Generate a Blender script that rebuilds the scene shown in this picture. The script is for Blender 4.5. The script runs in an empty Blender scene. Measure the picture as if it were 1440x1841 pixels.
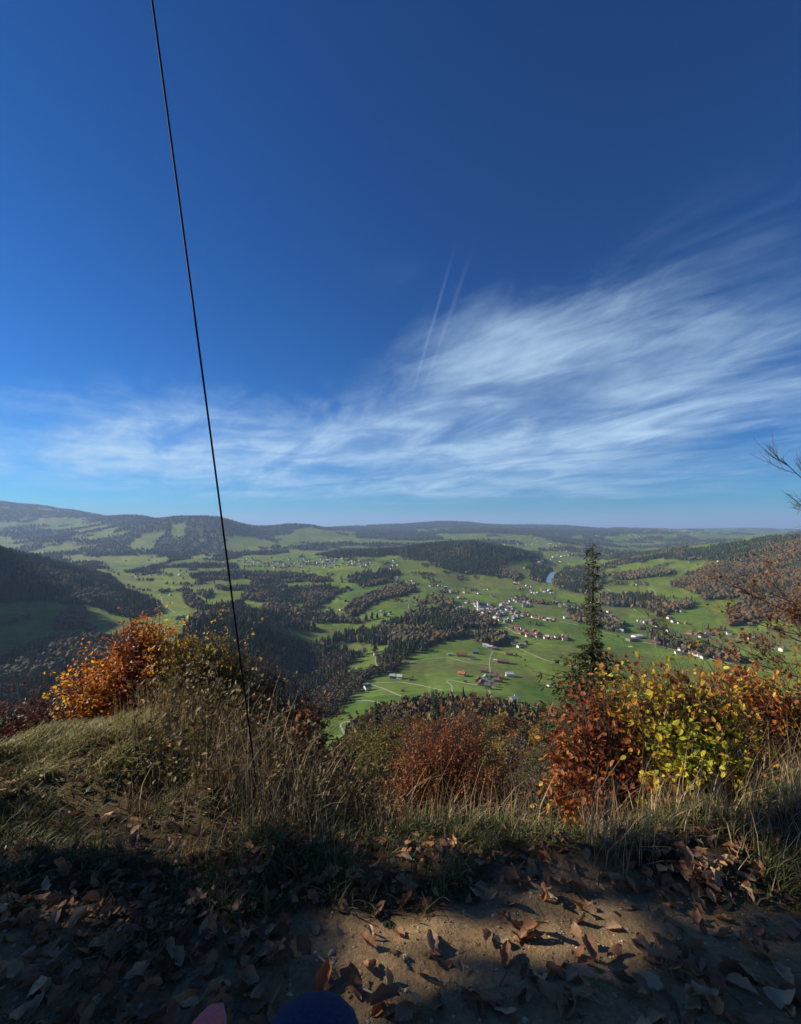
import bpy, math, random
import numpy as np
from mathutils import Vector, Matrix
random.seed(7)
rng = np.random.default_rng(11)
SC = bpy.context.scene
COL = SC.collection

# ------------------------------------------------------------------ camera
F, CX, CY = 772.0, 720.0, 920.5          # focal length and centre in photo pixels
PITCH = math.radians(1.63)
cam = bpy.data.cameras.new('camera')
cam.sensor_fit = 'HORIZONTAL'; cam.sensor_width = 36.0; cam.lens = 36.0 * F / 1440.0
cam.clip_start = 0.05; cam.clip_end = 200000.0
camo = bpy.data.objects.new('camera', cam); COL.objects.link(camo)
camo.rotation_euler = (math.pi / 2 + PITCH, 0, 0)
SC.camera = camo

# ------------------------------------------------------------------ light
SUN_AZ, SUN_EL = math.radians(-72), math.radians(26)
S = np.array([math.cos(SUN_EL) * math.sin(SUN_AZ), math.cos(SUN_EL) * math.cos(SUN_AZ), math.sin(SUN_EL)])
sun = bpy.data.lights.new('sun', 'SUN'); sun.energy = 5.0; sun.angle = math.radians(0.5); sun.color = (1.0, 0.90, 0.75)
suno = bpy.data.objects.new('sun', sun); COL.objects.link(suno)
suno.rotation_euler = Vector(tuple(-S)).to_track_quat('-Z', 'Y').to_euler()
VS = SC.view_settings
VS.view_transform = 'Standard'; VS.look = 'None'; VS.exposure = 0.7; VS.gamma = 1.0; VS.use_curve_mapping = False
SC.cycles.use_denoising = True
SC.cycles.max_bounces = 6; SC.cycles.diffuse_bounces = 2; SC.cycles.glossy_bounces = 2
SC.cycles.transparent_max_bounces = 8; SC.cycles.volume_bounces = 0; SC.cycles.transmission_bounces = 3

W = bpy.data.worlds.new('World'); SC.world = W; W.use_nodes = True
def build_world():
    nt = W.node_tree; N = nt.nodes; L = nt.links
    N.clear()
    out = N.new('ShaderNodeOutputWorld'); bg = N.new('ShaderNodeBackground'); L.new(bg.outputs[0], out.inputs[0])
    bg.inputs[1].default_value = 0.1
    sky = N.new('ShaderNodeTexSky'); sky.sky_type = 'NISHITA'; sky.sun_disc = False
    sky.sun_elevation = SUN_EL; sky.sun_rotation = SUN_AZ
    sky.altitude = 1200; sky.air_density = 1.0; sky.dust_density = 0.25; sky.ozone_density = 3.0
    tc = N.new('ShaderNodeTexCoord')
    def m(op, a, b=None, c=None, clamp=False):
        n = N.new('ShaderNodeMath'); n.operation = op; n.use_clamp = clamp
        for i, v in enumerate((a, b, c)):
            if v is None: continue
            if isinstance(v, (int, float)): n.inputs[i].default_value = v
            else: L.new(v, n.inputs[i])
        return n.outputs[0]
    sep = N.new('ShaderNodeSeparateXYZ'); L.new(tc.outputs['Generated'], sep.inputs[0])
    x, y, z = sep.outputs
    az = m('MULTIPLY', m('ARCTAN2', x, y), 57.2958)
    el = m('MULTIPLY', m('ARCSINE', z), 57.2958)
    zz = m('ADD', m('MAXIMUM', z, 0.0), 0.09)
    cmb = N.new('ShaderNodeCombineXYZ'); L.new(m('DIVIDE', x, zz), cmb.inputs[0]); L.new(m('DIVIDE', y, zz), cmb.inputs[1])
    cx_, cy_ = m('DIVIDE', x, zz), m('DIVIDE', y, zz)
    def noise(scale, rot, sc, detail=8, rough=0.6, dist=0.6, off=(0, 0, 0)):
        a = math.radians(rot); mp = N.new('ShaderNodeCombineXYZ')
        L.new(m('MULTIPLY_ADD', m('ADD', m('MULTIPLY', cx_, math.sin(a)), m('MULTIPLY', cy_, math.cos(a))), sc[0], off[0]), mp.inputs[0])
        L.new(m('MULTIPLY_ADD', m('SUBTRACT', m('MULTIPLY', cx_, math.cos(a)), m('MULTIPLY', cy_, math.sin(a))), sc[1], off[1]), mp.inputs[1])
        n = N.new('ShaderNodeTexNoise'); n.inputs['Scale'].default_value = scale; n.inputs['Detail'].default_value = detail
        n.inputs['Roughness'].default_value = rough; n.inputs['Distortion'].default_value = dist
        L.new(mp.outputs[0], n.inputs['Vector']); return n.outputs['Fac']
    def ramp(v, lo, hi):
        n = N.new('ShaderNodeMapRange'); n.interpolation_type = 'SMOOTHSTEP'
        n.inputs[1].default_value = lo; n.inputs[2].default_value = hi; L.new(v, n.inputs[0]); return n.outputs[0]
    def gauss(a0, e0, sa, se):
        da = m('DIVIDE', m('SUBTRACT', az, a0), sa); de = m('DIVIDE', m('SUBTRACT', el, e0), se)
        return m('EXPONENT', m('MULTIPLY', m('ADD', m('MULTIPLY', da, da), m('MULTIPLY', de, de)), -1.0))
    n1 = noise(1.0, -22, (0.62, 1.0, 1), 8, 0.60, 0.9, (0.6, 0.2, 0))
    n2 = noise(1.0, -34, (1.6, 3.4, 1), 9, 0.64, 1.6, (3, 1, 0))
    n3 = noise(1.0, -40, (1.0, 1.7, 1), 5, 0.55, 0.8, (7, 2.6, 0))
    n4 = noise(1.0, -78, (0.40, 1.15, 1), 9, 0.60, 0.8, (1.3, 4.2, 0))
    cb_ = N.new('ShaderNodeCombineXYZ'); L.new(m('MULTIPLY', az, 0.035), cb_.inputs[0]); L.new(m('MULTIPLY_ADD', m('ADD', el, m('MULTIPLY', m('SUBTRACT', n4, 0.5), 3.0)), 0.42, 2.7), cb_.inputs[1])
    n5_ = N.new('ShaderNodeTexNoise'); n5_.inputs['Scale'].default_value = 1.0; n5_.inputs['Detail'].default_value = 7; n5_.inputs['Roughness'].default_value = 0.58; n5_.inputs['Distortion'].default_value = 0.5; L.new(cb_.outputs[0], n5_.inputs['Vector']); n4 = n5_.outputs['Fac']
    lowb = m('SUBTRACT', 1.0, ramp(m('ADD', el, m('MULTIPLY', az, 0.12)), 8.0, 14.0))
    mixn = m('ADD', m('MULTIPLY', n4, lowb), m('MULTIPLY', n1, m('SUBTRACT', 1.0, lowb)))
    tex = m('ADD', m('MULTIPLY', mixn, 0.69), m('MULTIPLY', n2, 0.31))
    g = m('ADD', gauss(20, 14.5, 26, 9.0), m('MULTIPLY', gauss(2, 9.0, 30, 4.6), 1.0))
    g = m('ADD', g, m('MULTIPLY', gauss(12, 23, 14, 6.5), 0.62))
    g = m('ADD', g, m('MULTIPLY', gauss(-36, 8.5, 16, 4.4), 0.90))
    g = m('ADD', g, m('MULTIPLY', gauss(-24, 14, 14, 3.5), 0.40))
    g = m('ADD', g, m('MULTIPLY', gauss(38, 27, 16, 8), 0.40))
    g = m('ADD', g, m('MULTIPLY', gauss(0, 4.6, 60, 1.8), 0.42))
    g = m('ADD', g, m('MULTIPLY', gauss(-1, 31, 5, 2), 0.22))
    g = m('ADD', g, m('MULTIPLY', ramp(m('ABSOLUTE', az), 50, 90), m('MULTIPLY', gauss(0, 16, 400, 20), 0.7)))
    g = m('MINIMUM', g, 1.1)
    thr = m('SUBTRACT', m('ADD', tex, m('MULTIPLY', g, 0.34)), 0.585)
    cl = m('MULTIPLY', ramp(thr, -0.06, 0.46), m('ADD', 0.34, m('MULTIPLY', ramp(n3, 0.30, 0.66), 0.80)))
    cl = m('MULTIPLY', cl, ramp(g, 0.02, 0.5))
    cl = m('MULTIPLY', cl, 0.84)
    # faint old contrails: thin arcs through two sky directions each
    def sdir(px, py):
        v = Vector(((px - CX) / F, 1, (942 - py) / F)); return v.normalized()
    for (p0, p1, w, amp) in (((742, 705), (826, 410), 0.0026, 0.13), ((762, 700), (856, 425), 0.0040, 0.08)):
        nn = sdir(*p0).cross(sdir(*p1)).normalized()
        dt = N.new('ShaderNodeVectorMath'); dt.operation = 'DOT_PRODUCT'; L.new(tc.outputs['Generated'], dt.inputs[0]); dt.inputs[1].default_value = nn
        wob = m('ADD', dt.outputs['Value'], m('MULTIPLY', m('SUBTRACT', n2, 0.5), 0.006))
        q = m('DIVIDE', wob, w)
        line = m('EXPONENT', m('MULTIPLY', m('MULTIPLY', q, q), -1.0))
        msk = m('MULTIPLY', ramp(el, 16, 20), m('SUBTRACT', 1.0, ramp(el, 27, 34)))
        msk = m('MULTIPLY', msk, ramp(y, 0.0, 0.2))
        cl = m('ADD', cl, m('MULTIPLY', m('MULTIPLY', line, msk), m('MULTIPLY', amp, m('ADD', 0.3, n2))))
    # deepen the blue of the clear mountain sky
    gm = N.new('ShaderNodeGamma'); gm.inputs[1].default_value = 1.13
    hs = N.new('ShaderNodeHueSaturation'); hs.inputs['Saturation'].default_value = 1.18; hs.inputs['Value'].default_value = SKYV
    L.new(sky.outputs[0], hs.inputs['Color']); L.new(hs.outputs[0], gm.inputs[0])
    ti = N.new('ShaderNodeVectorMath'); ti.operation = 'MULTIPLY'; L.new(gm.outputs[0], ti.inputs[0]); ti.inputs[1].default_value = (0.17, 0.63, 0.98)
    mx = N.new('ShaderNodeMixRGB'); L.new(m('MINIMUM', cl, 0.9), mx.inputs[0]); L.new(ti.outputs[0], mx.inputs[1]); mx.inputs[2].default_value = (3.2, 4.5, 5.8, 1)
    L.new(mx.outputs[0], bg.inputs[0])
SKYV = 0.53
HAZE = 4.2e-5
build_world()

# ------------------------------------------------------------------ helpers
cp_, sp_ = math.cos(PITCH), math.sin(PITCH)
def ray(px, py):
    x = (np.asarray(px, float) - CX) / F; z = (CY - np.asarray(py, float)) / F
    return x, cp_ - z * sp_, sp_ + z * cp_
def at(px, py, Y):
    x, y, z = ray(px, py); return np.array([x / y * Y, Y, z / y * Y])
def proj(x, y, z):
    yy = y * cp_ + z * sp_; zz = -y * sp_ + z * cp_
    yy = np.where(yy > 1e-6, yy, np.nan)
    return CX + F * x / yy, CY - F * zz / yy
def inpoly(px, py, poly):
    px = np.asarray(px, float); py = np.asarray(py, float); ins = np.zeros(px.shape, bool)
    n = len(poly); j = n - 1
    for i in range(n):
        xi, yi = poly[i]; xj, yj = poly[j]
        if yi != yj:
            c = ((yi > py) != (yj > py)) & (px < (xj - xi) * (py - yi) / (yj - yi) + xi)
            ins ^= c
        j = i
    return ins
def vnoise(x, y, seed=0):
    xi = np.floor(x).astype(np.int64); yi = np.floor(y).astype(np.int64)
    fx = x - xi; fy = y - yi; fx = fx * fx * (3 - 2 * fx); fy = fy * fy * (3 - 2 * fy)
    def h(a, b):
        n = (a * 374761393 + b * 668265263 + seed * 1442695041) & 0xFFFFFFFF
        n = ((n ^ (n >> 13)) * 1274126177) & 0xFFFFFFFF
        return ((n ^ (n >> 16)) & 0xFFFF) / 65535.0
    a = h(xi, yi); b = h(xi + 1, yi); c = h(xi, yi + 1); d = h(xi + 1, yi + 1)
    return (a + (b - a) * fx) * (1 - fy) + (c + (d - c) * fx) * fy
def fbm(x, y, seed=0, o=4):
    s = 0; a = 0.5; t = 0
    for k in range(o):
        s = s + a * vnoise(x, y, seed + k * 17); t += a; x = x * 2.03 + 11.3; y = y * 2.03 + 5.7; a *= 0.5
    return s / t
def sstep(a, b, v):
    t = np.clip((v - a) / (b - a), 0, 1); return t * t * (3 - 2 * t)

def make_mesh(name, verts, faces, col=None, smooth=False):
    """faces: list of int arrays, each (n, k)"""
    me = bpy.data.meshes.new(name)
    verts = np.asarray(verts, np.float32)
    faces = [np.asarray(f, np.int32) for f in faces if len(f)]
    nl = sum(f.size for f in faces); npoly = sum(len(f) for f in faces)
    me.vertices.add(len(verts)); me.vertices.foreach_set('co', verts.ravel())
    me.loops.add(nl); me.polygons.add(npoly)
    me.loops.foreach_set('vertex_index', np.concatenate([f.ravel() for f in faces]))
    st = []; o = 0
    for f in faces:
        st.append(o + np.arange(len(f)) * f.shape[1]); o += f.size
    me.polygons.foreach_set('loop_start', np.concatenate(st).astype(np.int32))
    me.polygons.foreach_set('use_smooth', np.full(npoly, smooth))
    if col is not None:
        at_ = me.attributes.new('col', 'FLOAT_COLOR', 'POINT')
        c4 = np.ones((len(verts), 4), np.float32); c4[:, :3] = col
        at_.data.foreach_set('color', c4.ravel())
    me.update(calc_edges=True); me.validate()
    return me
class MB:
    """collects vertices, faces and colours of one mesh"""
    def __init__(s): s.v = []; s.f = []; s.c = []; s.n = 0
    def add(s, v, fl, c=(1, 1, 1)):
        v = np.asarray(v, float).reshape(-1, 3)
        for f in fl: s.f.append(np.asarray(f, np.int64) + s.n)
        cc = np.asarray(c, float)
        s.c.append(np.broadcast_to(cc, v.shape)); s.v.append(v); s.n += len(v)
    def mesh(s, name, smooth=False):
        by = {}
        for f in s.f: by.setdefault(f.shape[1], []).append(f)
        return make_mesh(name, np.concatenate(s.v), [np.concatenate(q) for q in by.values()], np.concatenate(s.c), smooth)
    def box(s, x0, x1, y0, y1, z0, z1, c=(1, 1, 1)):
        v = [(x, y, z) for z in (z0, z1) for y in (y0, y1) for x in (x0, x1)]
        s.add(v, [[(0, 2, 3, 1), (4, 5, 7, 6), (0, 1, 5, 4), (2, 6, 7, 3), (0, 4, 6, 2), (1, 3, 7, 5)]], c)
    def tube(s, pts, rad, sides=5, c=(1, 1, 1), cap=True):
        pts = np.asarray(pts, float); n = len(pts); rad = np.broadcast_to(np.asarray(rad, float), (n,))
        tg = np.gradient(pts, axis=0); tg /= np.linalg.norm(tg, axis=1)[:, None] + 1e-12
        up = np.array([0.31, 0.17, 0.93]) if abs(tg[0, 2]) < 0.9 else np.array([0.9, 0.3, 0.1])
        a = np.cross(tg, up); a /= np.linalg.norm(a, axis=1)[:, None] + 1e-12; b = np.cross(tg, a)
        th = np.arange(sides) * 2 * math.pi / sides
        v = pts[:, None, :] + rad[:, None, None] * (np.cos(th)[None, :, None] * a[:, None, :] + np.sin(th)[None, :, None] * b[:, None, :])
        i = np.arange(n - 1)[:, None] * sides; k = np.arange(sides)[None, :]; k2 = (k + 1) % sides
        q = np.stack([i + k, i + k2, i + sides + k2, i + sides + k], -1).reshape(-1, 4)
        fl = [q]
        if cap: fl += [np.arange(sides)[None, ::-1], ((n - 1) * sides + np.arange(sides))[None, :]]
        s.add(v.reshape(-1, 3), fl, c)
    def inst(s, tv, tf, pos, frames, scale, col):
        """copies of a template: pos (n,3), frames (n,3,3) rows = axes, scale (n,) or (n,3)"""
        pos = np.asarray(pos, float); n = len(pos)
        if n == 0: return
        scale = np.asarray(scale, float)
        if scale.ndim == 1: scale = scale[:, None] * np.ones((1, 3))
        tv = np.asarray(tv, float)
        t = tv[None] if tv.ndim == 2 else tv
        v = np.einsum('nki,nij->nkj', t * scale[:, None, :], frames) + pos[:, None, :]
        k = v.shape[1]; off = (np.arange(n) * k)[:, None, None]
        fl = [(np.asarray(f)[None] + off).reshape(-1, np.asarray(f).shape[1]) for f in tf]
        col = np.asarray(col, float)
        if col.ndim == 2: col = np.repeat(col, k, axis=0)
        else: col = col.reshape(-1, 3)
        s.add(v.reshape(-1, 3), fl, col)
def unit(v): v = np.asarray(v, float); return v / (np.linalg.norm(v, axis=-1, keepdims=True) + 1e-12)
def frames_from(axis, normal):
    """rows: x (width), y (length = axis), z (normal)"""
    a = unit(axis); x = unit(np.cross(a, normal)); z = np.cross(x, a); return np.stack([x, a, z], 1)
def rot_frames(ang):
    c, s_ = np.cos(ang), np.sin(ang); o = np.zeros_like(c); i = np.ones_like(c)
    return np.stack([np.stack([c, s_, o], -1), np.stack([-s_, c, o], -1), np.stack([o, o, i], -1)], 1)
def rdir(n): return unit(rng.normal(size=(n, 3)))

def link(name, me, mat=None, parent=None):
    o = bpy.data.objects.new(name, me); COL.objects.link(o)
    if mat is not None and me is not None and not len(me.materials): me.materials.append(mat)
    if parent is not None: o.parent = parent
    return o
def tag(o, label=None, cat=None, group=None, kind=None):
    if label: o['label'] = label
    if cat: o['category'] = cat
    if group: o['group'] = group
    if kind: o['kind'] = kind
    return o
def thing(name, label, cat, loc=(0, 0, 0), rz=0.0, group=None):
    o = bpy.data.objects.new(name, None); COL.objects.link(o); o.location = tuple(float(q) for q in loc); o.rotation_euler = (0, 0, rz)
    o.empty_display_size = 0.1
    return tag(o, label, cat, group)

# ------------------------------------------------------------------ materials
def nodes_of(name):
    mt = bpy.data.materials.new(name); mt.use_nodes = True
    return mt, mt.node_tree, mt.node_tree.nodes['Principled BSDF']
def mat_plain(name, col, rough=0.8, var=0.25, scale=3.0, bump=0.0, spec=0.25):
    mt, nt, b = nodes_of(name); N = nt.nodes; L = nt.links
    tc = N.new('ShaderNodeTexCoord'); n = N.new('ShaderNodeTexNoise'); n.inputs['Scale'].default_value = scale; n.inputs['Detail'].default_value = 6
    L.new(tc.outputs['Object'], n.inputs['Vector'])
    r = N.new('ShaderNodeMapRange'); r.inputs[1].default_value = 0.3; r.inputs[2].default_value = 0.7; r.inputs[3].default_value = 1 - var; r.inputs[4].default_value = 1 + var
    L.new(n.outputs['Fac'], r.inputs[0])
    mx = N.new('ShaderNodeVectorMath'); mx.operation = 'SCALE'; mx.inputs[0].default_value = col; L.new(r.outputs[0], mx.inputs['Scale'])
    L.new(mx.outputs[0], b.inputs['Base Color']); b.inputs['Roughness'].default_value = rough; b.inputs['Specular IOR Level'].default_value = spec
    if bump:
        bp = N.new('ShaderNodeBump'); bp.inputs['Strength'].default_value = bump; L.new(n.outputs['Fac'], bp.inputs['Height']); L.new(bp.outputs[0], b.inputs['Normal'])
    return mt
def mat_attr(name, rough=0.7, trans=0.0, spec=0.2, nscale=0.0, nvar=0.25, bump=0.0):
    """colour from the mesh's own colour attribute, a little noise, optional light through the leaf"""
    mt, nt, b = nodes_of(name); N = nt.nodes; L = nt.links
    a = N.new('ShaderNodeAttribute'); a.attribute_name = 'col'; c = a.outputs['Color']
    if nscale:
        tc = N.new('ShaderNodeTexCoord'); n = N.new('ShaderNodeTexNoise'); n.inputs['Scale'].default_value = nscale; n.inputs['Detail'].default_value = 4
        L.new(tc.outputs['Object'], n.inputs['Vector'])
        r = N.new('ShaderNodeMapRange'); r.inputs[1].default_value = 0.3; r.inputs[2].default_value = 0.7; r.inputs[3].default_value = 1 - nvar; r.inputs[4].default_value = 1 + nvar
        L.new(n.outputs['Fac'], r.inputs[0])
        v = N.new('ShaderNodeVectorMath'); v.operation = 'SCALE'; L.new(c, v.inputs[0]); L.new(r.outputs[0], v.inputs['Scale']); c = v.outputs[0]
        if bump:
            bp = N.new('ShaderNodeBump'); bp.inputs['Strength'].default_value = bump; bp.inputs['Distance'].default_value = 0.01; L.new(n.outputs['Fac'], bp.inputs['Height']); L.new(bp.outputs[0], b.inputs['Normal'])
    L.new(c, b.inputs['Base Color']); b.inputs['Roughness'].default_value = rough; b.inputs['Specular IOR Level'].default_value = spec
    if trans:
        t = N.new('ShaderNodeBsdfTranslucent'); L.new(c, t.inputs['Color'])
        ms = N.new('ShaderNodeMixShader'); ms.inputs[0].default_value = trans
        L.new(b.outputs[0], ms.inputs[1]); L.new(t.outputs[0], ms.inputs[2]); L.new(ms.outputs[0], N['Material Output'].inputs['Surface'])
    return mt
M_LEAF = mat_attr('leaf', 0.5, 0.5, 0.3, 40, 0.2)
M_DRY = mat_attr('dry_leaf', 0.65, 0.12, 0.25, 55, 0.3, 0.25)
M_GRASS = mat_attr('grass_blade', 0.6, 0.25, 0.2)
M_TREE = mat_attr('foliage', 0.85, 0.0, 0.05)
M_TREEN = mat_attr('foliage_near', 0.75, 0.2, 0.1)
M_BARK = mat_plain('bark', (0.055, 0.042, 0.03), 0.9, 0.35, 25, 0.4)
M_TWIG = mat_plain('twig', (0.09, 0.065, 0.045), 0.85, 0.35, 30)
M_ROAD = mat_plain('pale_gravel_road', (0.27, 0.26, 0.215), 0.9, 0.12, 0.2)

# ------------------------------------------------------------------ terrain
# each column: photo x -> where the near ground breaks off, then (depth in metres, photo row) of ground points
COLS = {
 -60: (2.5, [(120, 1560), (300, 1500), (600, 1330), (850, 1245), (1200, 1140), (1600, 1050), (2050, 955), (2600, 985), (3600, 1010), (5000, 1000), (7500, 955), (10500, 893), (13000, 900), (20000, 950)]),
 0:   (2.6, [(120, 1560), (300, 1480), (600, 1320), (850, 1238), (1200, 1140), (1600, 1070), (2050, 988), (2600, 1012), (3600, 1015), (5000, 1000), (7500, 958), (10500, 900), (13000, 910), (20000, 950)]),
 60:  (3.0, [(120, 1560), (300, 1470), (600, 1320), (850, 1235), (1200, 1140), (1600, 1075), (2050, 999), (2600, 1020), (3600, 1015), (5000, 998), (7500, 957), (10500, 906), (13000, 914), (20000, 950)]),
 130: (3.3, [(120, 1540), (300, 1460), (600, 1320), (850, 1235), (1200, 1143), (1600, 1082), (2000, 1022), (2600, 1030), (3400, 1018), (5000, 994), (7500, 955), (10500, 917), (13000, 925), (20000, 950)]),
 230: (3.6, [(120, 1520), (300, 1450), (600, 1320), (850, 1238), (1200, 1145), (1500, 1110), (1750, 1078), (2100, 1062), (2900, 1032), (3900, 1010), (5200, 988), (7000, 950), (8600, 924), (11000, 938), (20000, 952)]),
 310: (3.6, [(120, 1520), (300, 1450), (600, 1320), (850, 1235), (1150, 1126), (1300, 1114), (1450, 1114), (1750, 1088), (2150, 1060), (2900, 1030), (3900, 1008), (5000, 992), (6200, 955), (7200, 929), (9500, 940), (20000, 950)]),
 390: (3.3, [(120, 1520), (300, 1440), (600, 1320), (850, 1225), (1150, 1112), (1300, 1104), (1450, 1108), (1750, 1085), (2150, 1061), (2900, 1030), (3900, 1007), (5000, 993), (6200, 952), (7000, 926), (9500, 945), (20000, 948)]),
 470: (2.9, [(120, 1520), (300, 1430), (600, 1315), (850, 1240), (1100, 1138), (1250, 1112), (1400, 1113), (1600, 1104), (1750, 1093), (2150, 1066), (2900, 1030), (3900, 1004), (5000, 989), (6500, 972), (9000, 946), (11000, 955), (20000, 948)]),
 550: (2.5, [(120, 1520), (300, 1410), (560, 1325), (850, 1258), (1100, 1202), (1300, 1156), (1450, 1132), (1700, 1106), (2150, 1070), (2900, 1028), (3900, 1003), (5000, 991), (6500, 973), (9000, 944), (11000, 955), (20000, 948)]),
 620: (2.15, [(120, 1520), (300, 1390), (540, 1325), (700, 1268), (930, 1221), (1150, 1183), (1450, 1136), (1750, 1098), (2200, 1060), (2900, 1018), (3500, 1000), (3900, 992), (4500, 1000), (6500, 972), (10000, 953), (12500, 944), (15000, 952), (20000, 948)]),
 700: (2.15, [(120, 1500), (300, 1365), (450, 1305), (620, 1275), (850, 1228), (1100, 1178), (1400, 1128), (1750, 1092), (2200, 1055), (2900, 1015), (3500, 996), (3900, 986), (4500, 1000), (6500, 973), (10000, 952), (13500, 939), (16000, 952), (22000, 948)]),
 780: (2.15, [(120, 1470), (300, 1345), (450, 1282), (620, 1265), (850, 1227), (1100, 1175), (1400, 1124), (1750, 1090), (2200, 1055), (2800, 1022), (3250, 993), (3600, 974), (4500, 998), (6500, 972), (10000, 955), (13500, 938), (16000, 952), (22000, 948)]),
 850: (2.15, [(120, 1465), (300, 1340), (450, 1285), (640, 1263), (850, 1228), (1100, 1176), (1400, 1128), (1750, 1092), (2300, 1056), (2700, 1036), (3080, 997), (3400, 969), (4200, 998), (6500, 972), (10000, 955), (14000, 940), (16000, 952), (22000, 948)]),
 930: (2.15, [(120, 1470), (300, 1350), (450, 1300), (640, 1272), (850, 1230), (1100, 1177), (1400, 1130), (1750, 1094), (2300, 1058), (2800, 1031), (3150, 1006), (3500, 984), (4500, 1003), (6500, 974), (10000, 955), (14500, 942), (17000, 950), (22000, 948)]),
 1000:(2.1, [(120, 1480), (300, 1370), (450, 1315), (640, 1280), (850, 1238), (1100, 1180), (1400, 1130), (1750, 1096), (2300, 1058), (2800, 1036), (3400, 1018), (4300, 1000), (6500, 976), (10000, 957), (14500, 944), (17000, 951), (22000, 949)]),
 1080:(2.1, [(120, 1500), (300, 1400), (450, 1330), (640, 1288), (850, 1245), (1100, 1185), (1400, 1134), (1750, 1098), (2300, 1055), (2900, 1027), (3500, 1012), (4300, 1004), (6500, 978), (10000, 959), (15000, 948), (17000, 952), (22000, 950)]),
 1160:(2.2, [(120, 1500), (300, 1400), (450, 1340), (640, 1290), (850, 1250), (1100, 1190), (1400, 1136), (1750, 1095), (2300, 1048), (2900, 1018), (3500, 997), (3900, 994), (5000, 1003), (6500, 982), (10000, 960), (15000, 951), (22000, 950)]),
 1250:(2.2, [(120, 1500), (300, 1400), (450, 1340), (640, 1290), (850, 1250), (1100, 1192), (1400, 1138), (1750, 1088), (2300, 1035), (2900, 1003), (3500, 985), (4000, 978), (5000, 992), (6500, 980), (10000, 959), (15000, 952), (22000, 950)]),
 1350:(2.2, [(120, 1500), (300, 1400), (450, 1340), (640, 1290), (850, 1245), (1100, 1185), (1400, 1130), (1700, 1086), (2050, 1035), (2500, 997), (3000, 980), (3600, 968), (4600, 975), (6500, 972), (10000, 960), (15000, 953), (22000, 951)]),
 1440:(2.2, [(120, 1500), (300, 1400), (450, 1340), (640, 1285), (850, 1235), (1100, 1172), (1400, 1112), (1700, 1063), (2000, 1014), (2400, 978), (2900, 965), (3600, 962), (4600, 968), (6500, 966), (10000, 958), (15000, 953), (22000, 951)]),
 1520:(2.2, [(120, 1500), (300, 1400), (450, 1340), (640, 1280), (850, 1225), (1100, 1155), (1400, 1090), (1700, 1040), (2000, 990), (2400, 955), (2900, 945), (3600, 955), (4600, 962), (6500, 962), (10000, 956), (15000, 953), (22000, 951)]),
}
PTH = []; PRO = []
for pxc in sorted(COLS):
    yc, kn = COLS[pxc]
    x, y, z = ray(pxc, 945); th = math.atan2(float(x), float(y)); ct = math.cos(th)
    zc = -1.2 - 0.13 * (yc - 0.9)
    pts = [(0.15, -1.2), (0.9, -1.2), (yc, zc), (yc * 1.35, zc - 0.30 * yc), (yc * 2.2, zc - 0.95 * yc), (14, -12.5), (40, -36.0)]
    for (Y, py) in kn:
        p = at(pxc, py, Y); pts.append((Y, p[2]))
    pts += [(30000, -560), (45000, -640), (90000, -640)]
    PTH.append(th); PRO.append([(math.log(Y / ct), zz) for Y, zz in pts])
def rawcol(deg, pts):
    PTH.append(math.radians(deg)); PRO.append([(math.log(r), z) for r, z in pts])
rawcol(-52, [(.15, -1.2), (4, -1.6), (8, -4.5), (40, -28), (200, -120), (700, -220), (1500, -200), (2200, 60), (3000, 470), (4200, 380), (8000, 200), (14000, 600), (30000, -500), (90000, -640)])
rawcol(-60, [(.15, -1.2), (6, -1.5), (12, -3.5), (40, -20), (200, -90), (700, -170), (1500, -60), (2200, 250), (3000, 560), (4200, 420), (8000, 200), (14000, 500), (30000, -500), (90000, -640)])
rawcol(-72, [(.15, -1.2), (6, -1.3), (16, -1.8), (40, -10), (200, -50), (700, -120), (1500, 0), (2200, 260), (3000, 480), (4200, 380), (8000, 200), (30000, -500), (90000, -640)])
rawcol(-95, [(.15, -1.2), (6, -1.2), (20, -1.0), (60, 0), (300, 20), (1000, 60), (3000, 120), (9000, 100), (90000, -600)])
rawcol(-140, [(.15, -1.2), (6, -1.1), (20, 0.5), (60, 6), (300, 40), (1000, 150), (3000, 300), (9000, 200), (90000, -600)])
rawcol(-180, [(.15, -1.2), (6, -1.1), (20, 0.5), (60, 6), (300, 50), (1000, 180), (3000, 300), (9000, 200), (90000, -600)])
rawcol(180, [(.15, -1.2), (6, -1.1), (20, 0.5), (60, 6), (300, 50), (1000, 180), (3000, 300), (9000, 200), (90000, -600)])
rawcol(130, [(.15, -1.2), (6, -1.2), (20, -0.5), (60, 2), (300, 20), (1000, 100), (3000, 200), (9000, 100), (90000, -600)])
rawcol(90, [(.15, -1.2), (5, -1.4), (20, -5), (60, -20), (300, -70), (1000, -60), (3000, 120), (9000, 50), (90000, -600)])
rawcol(62, [(.15, -1.2), (3, -1.5), (8, -5), (40, -32), (300, -160), (1000, -220), (2000, 20), (3500, 60), (9000, 50), (90000, -600)])
order = np.argsort(PTH); PTH = np.array(PTH)[order]; PRO = [PRO[i] for i in order]
TH = np.radians(np.arange(-180, 180.01, 0.25)); LR = np.linspace(math.log(0.2), math.log(90000), 620)
colz = np.array([np.interp(LR, [p[0] for p in pr], [p[1] for p in pr]) for pr in PRO])
def gsmooth(a, sig, axis, wrap=False):
    k = np.arange(-int(3 * sig), int(3 * sig) + 1); w = np.exp(-0.5 * (k / sig) ** 2); w /= w.sum()
    pad = [(0, 0)] * a.ndim; pad[axis] = (len(k) // 2, len(k) // 2)
    ap = np.pad(a, pad, mode='wrap' if wrap else 'edge')
    return np.apply_along_axis(lambda m_: np.convolve(m_, w, 'valid'), axis, ap)
colz = gsmooth(colz, 1.6, 1)
TZ = np.empty((len(TH), len(LR)))
for j in range(len(LR)): TZ[:, j] = np.interp(TH, PTH, colz[:, j])
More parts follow.
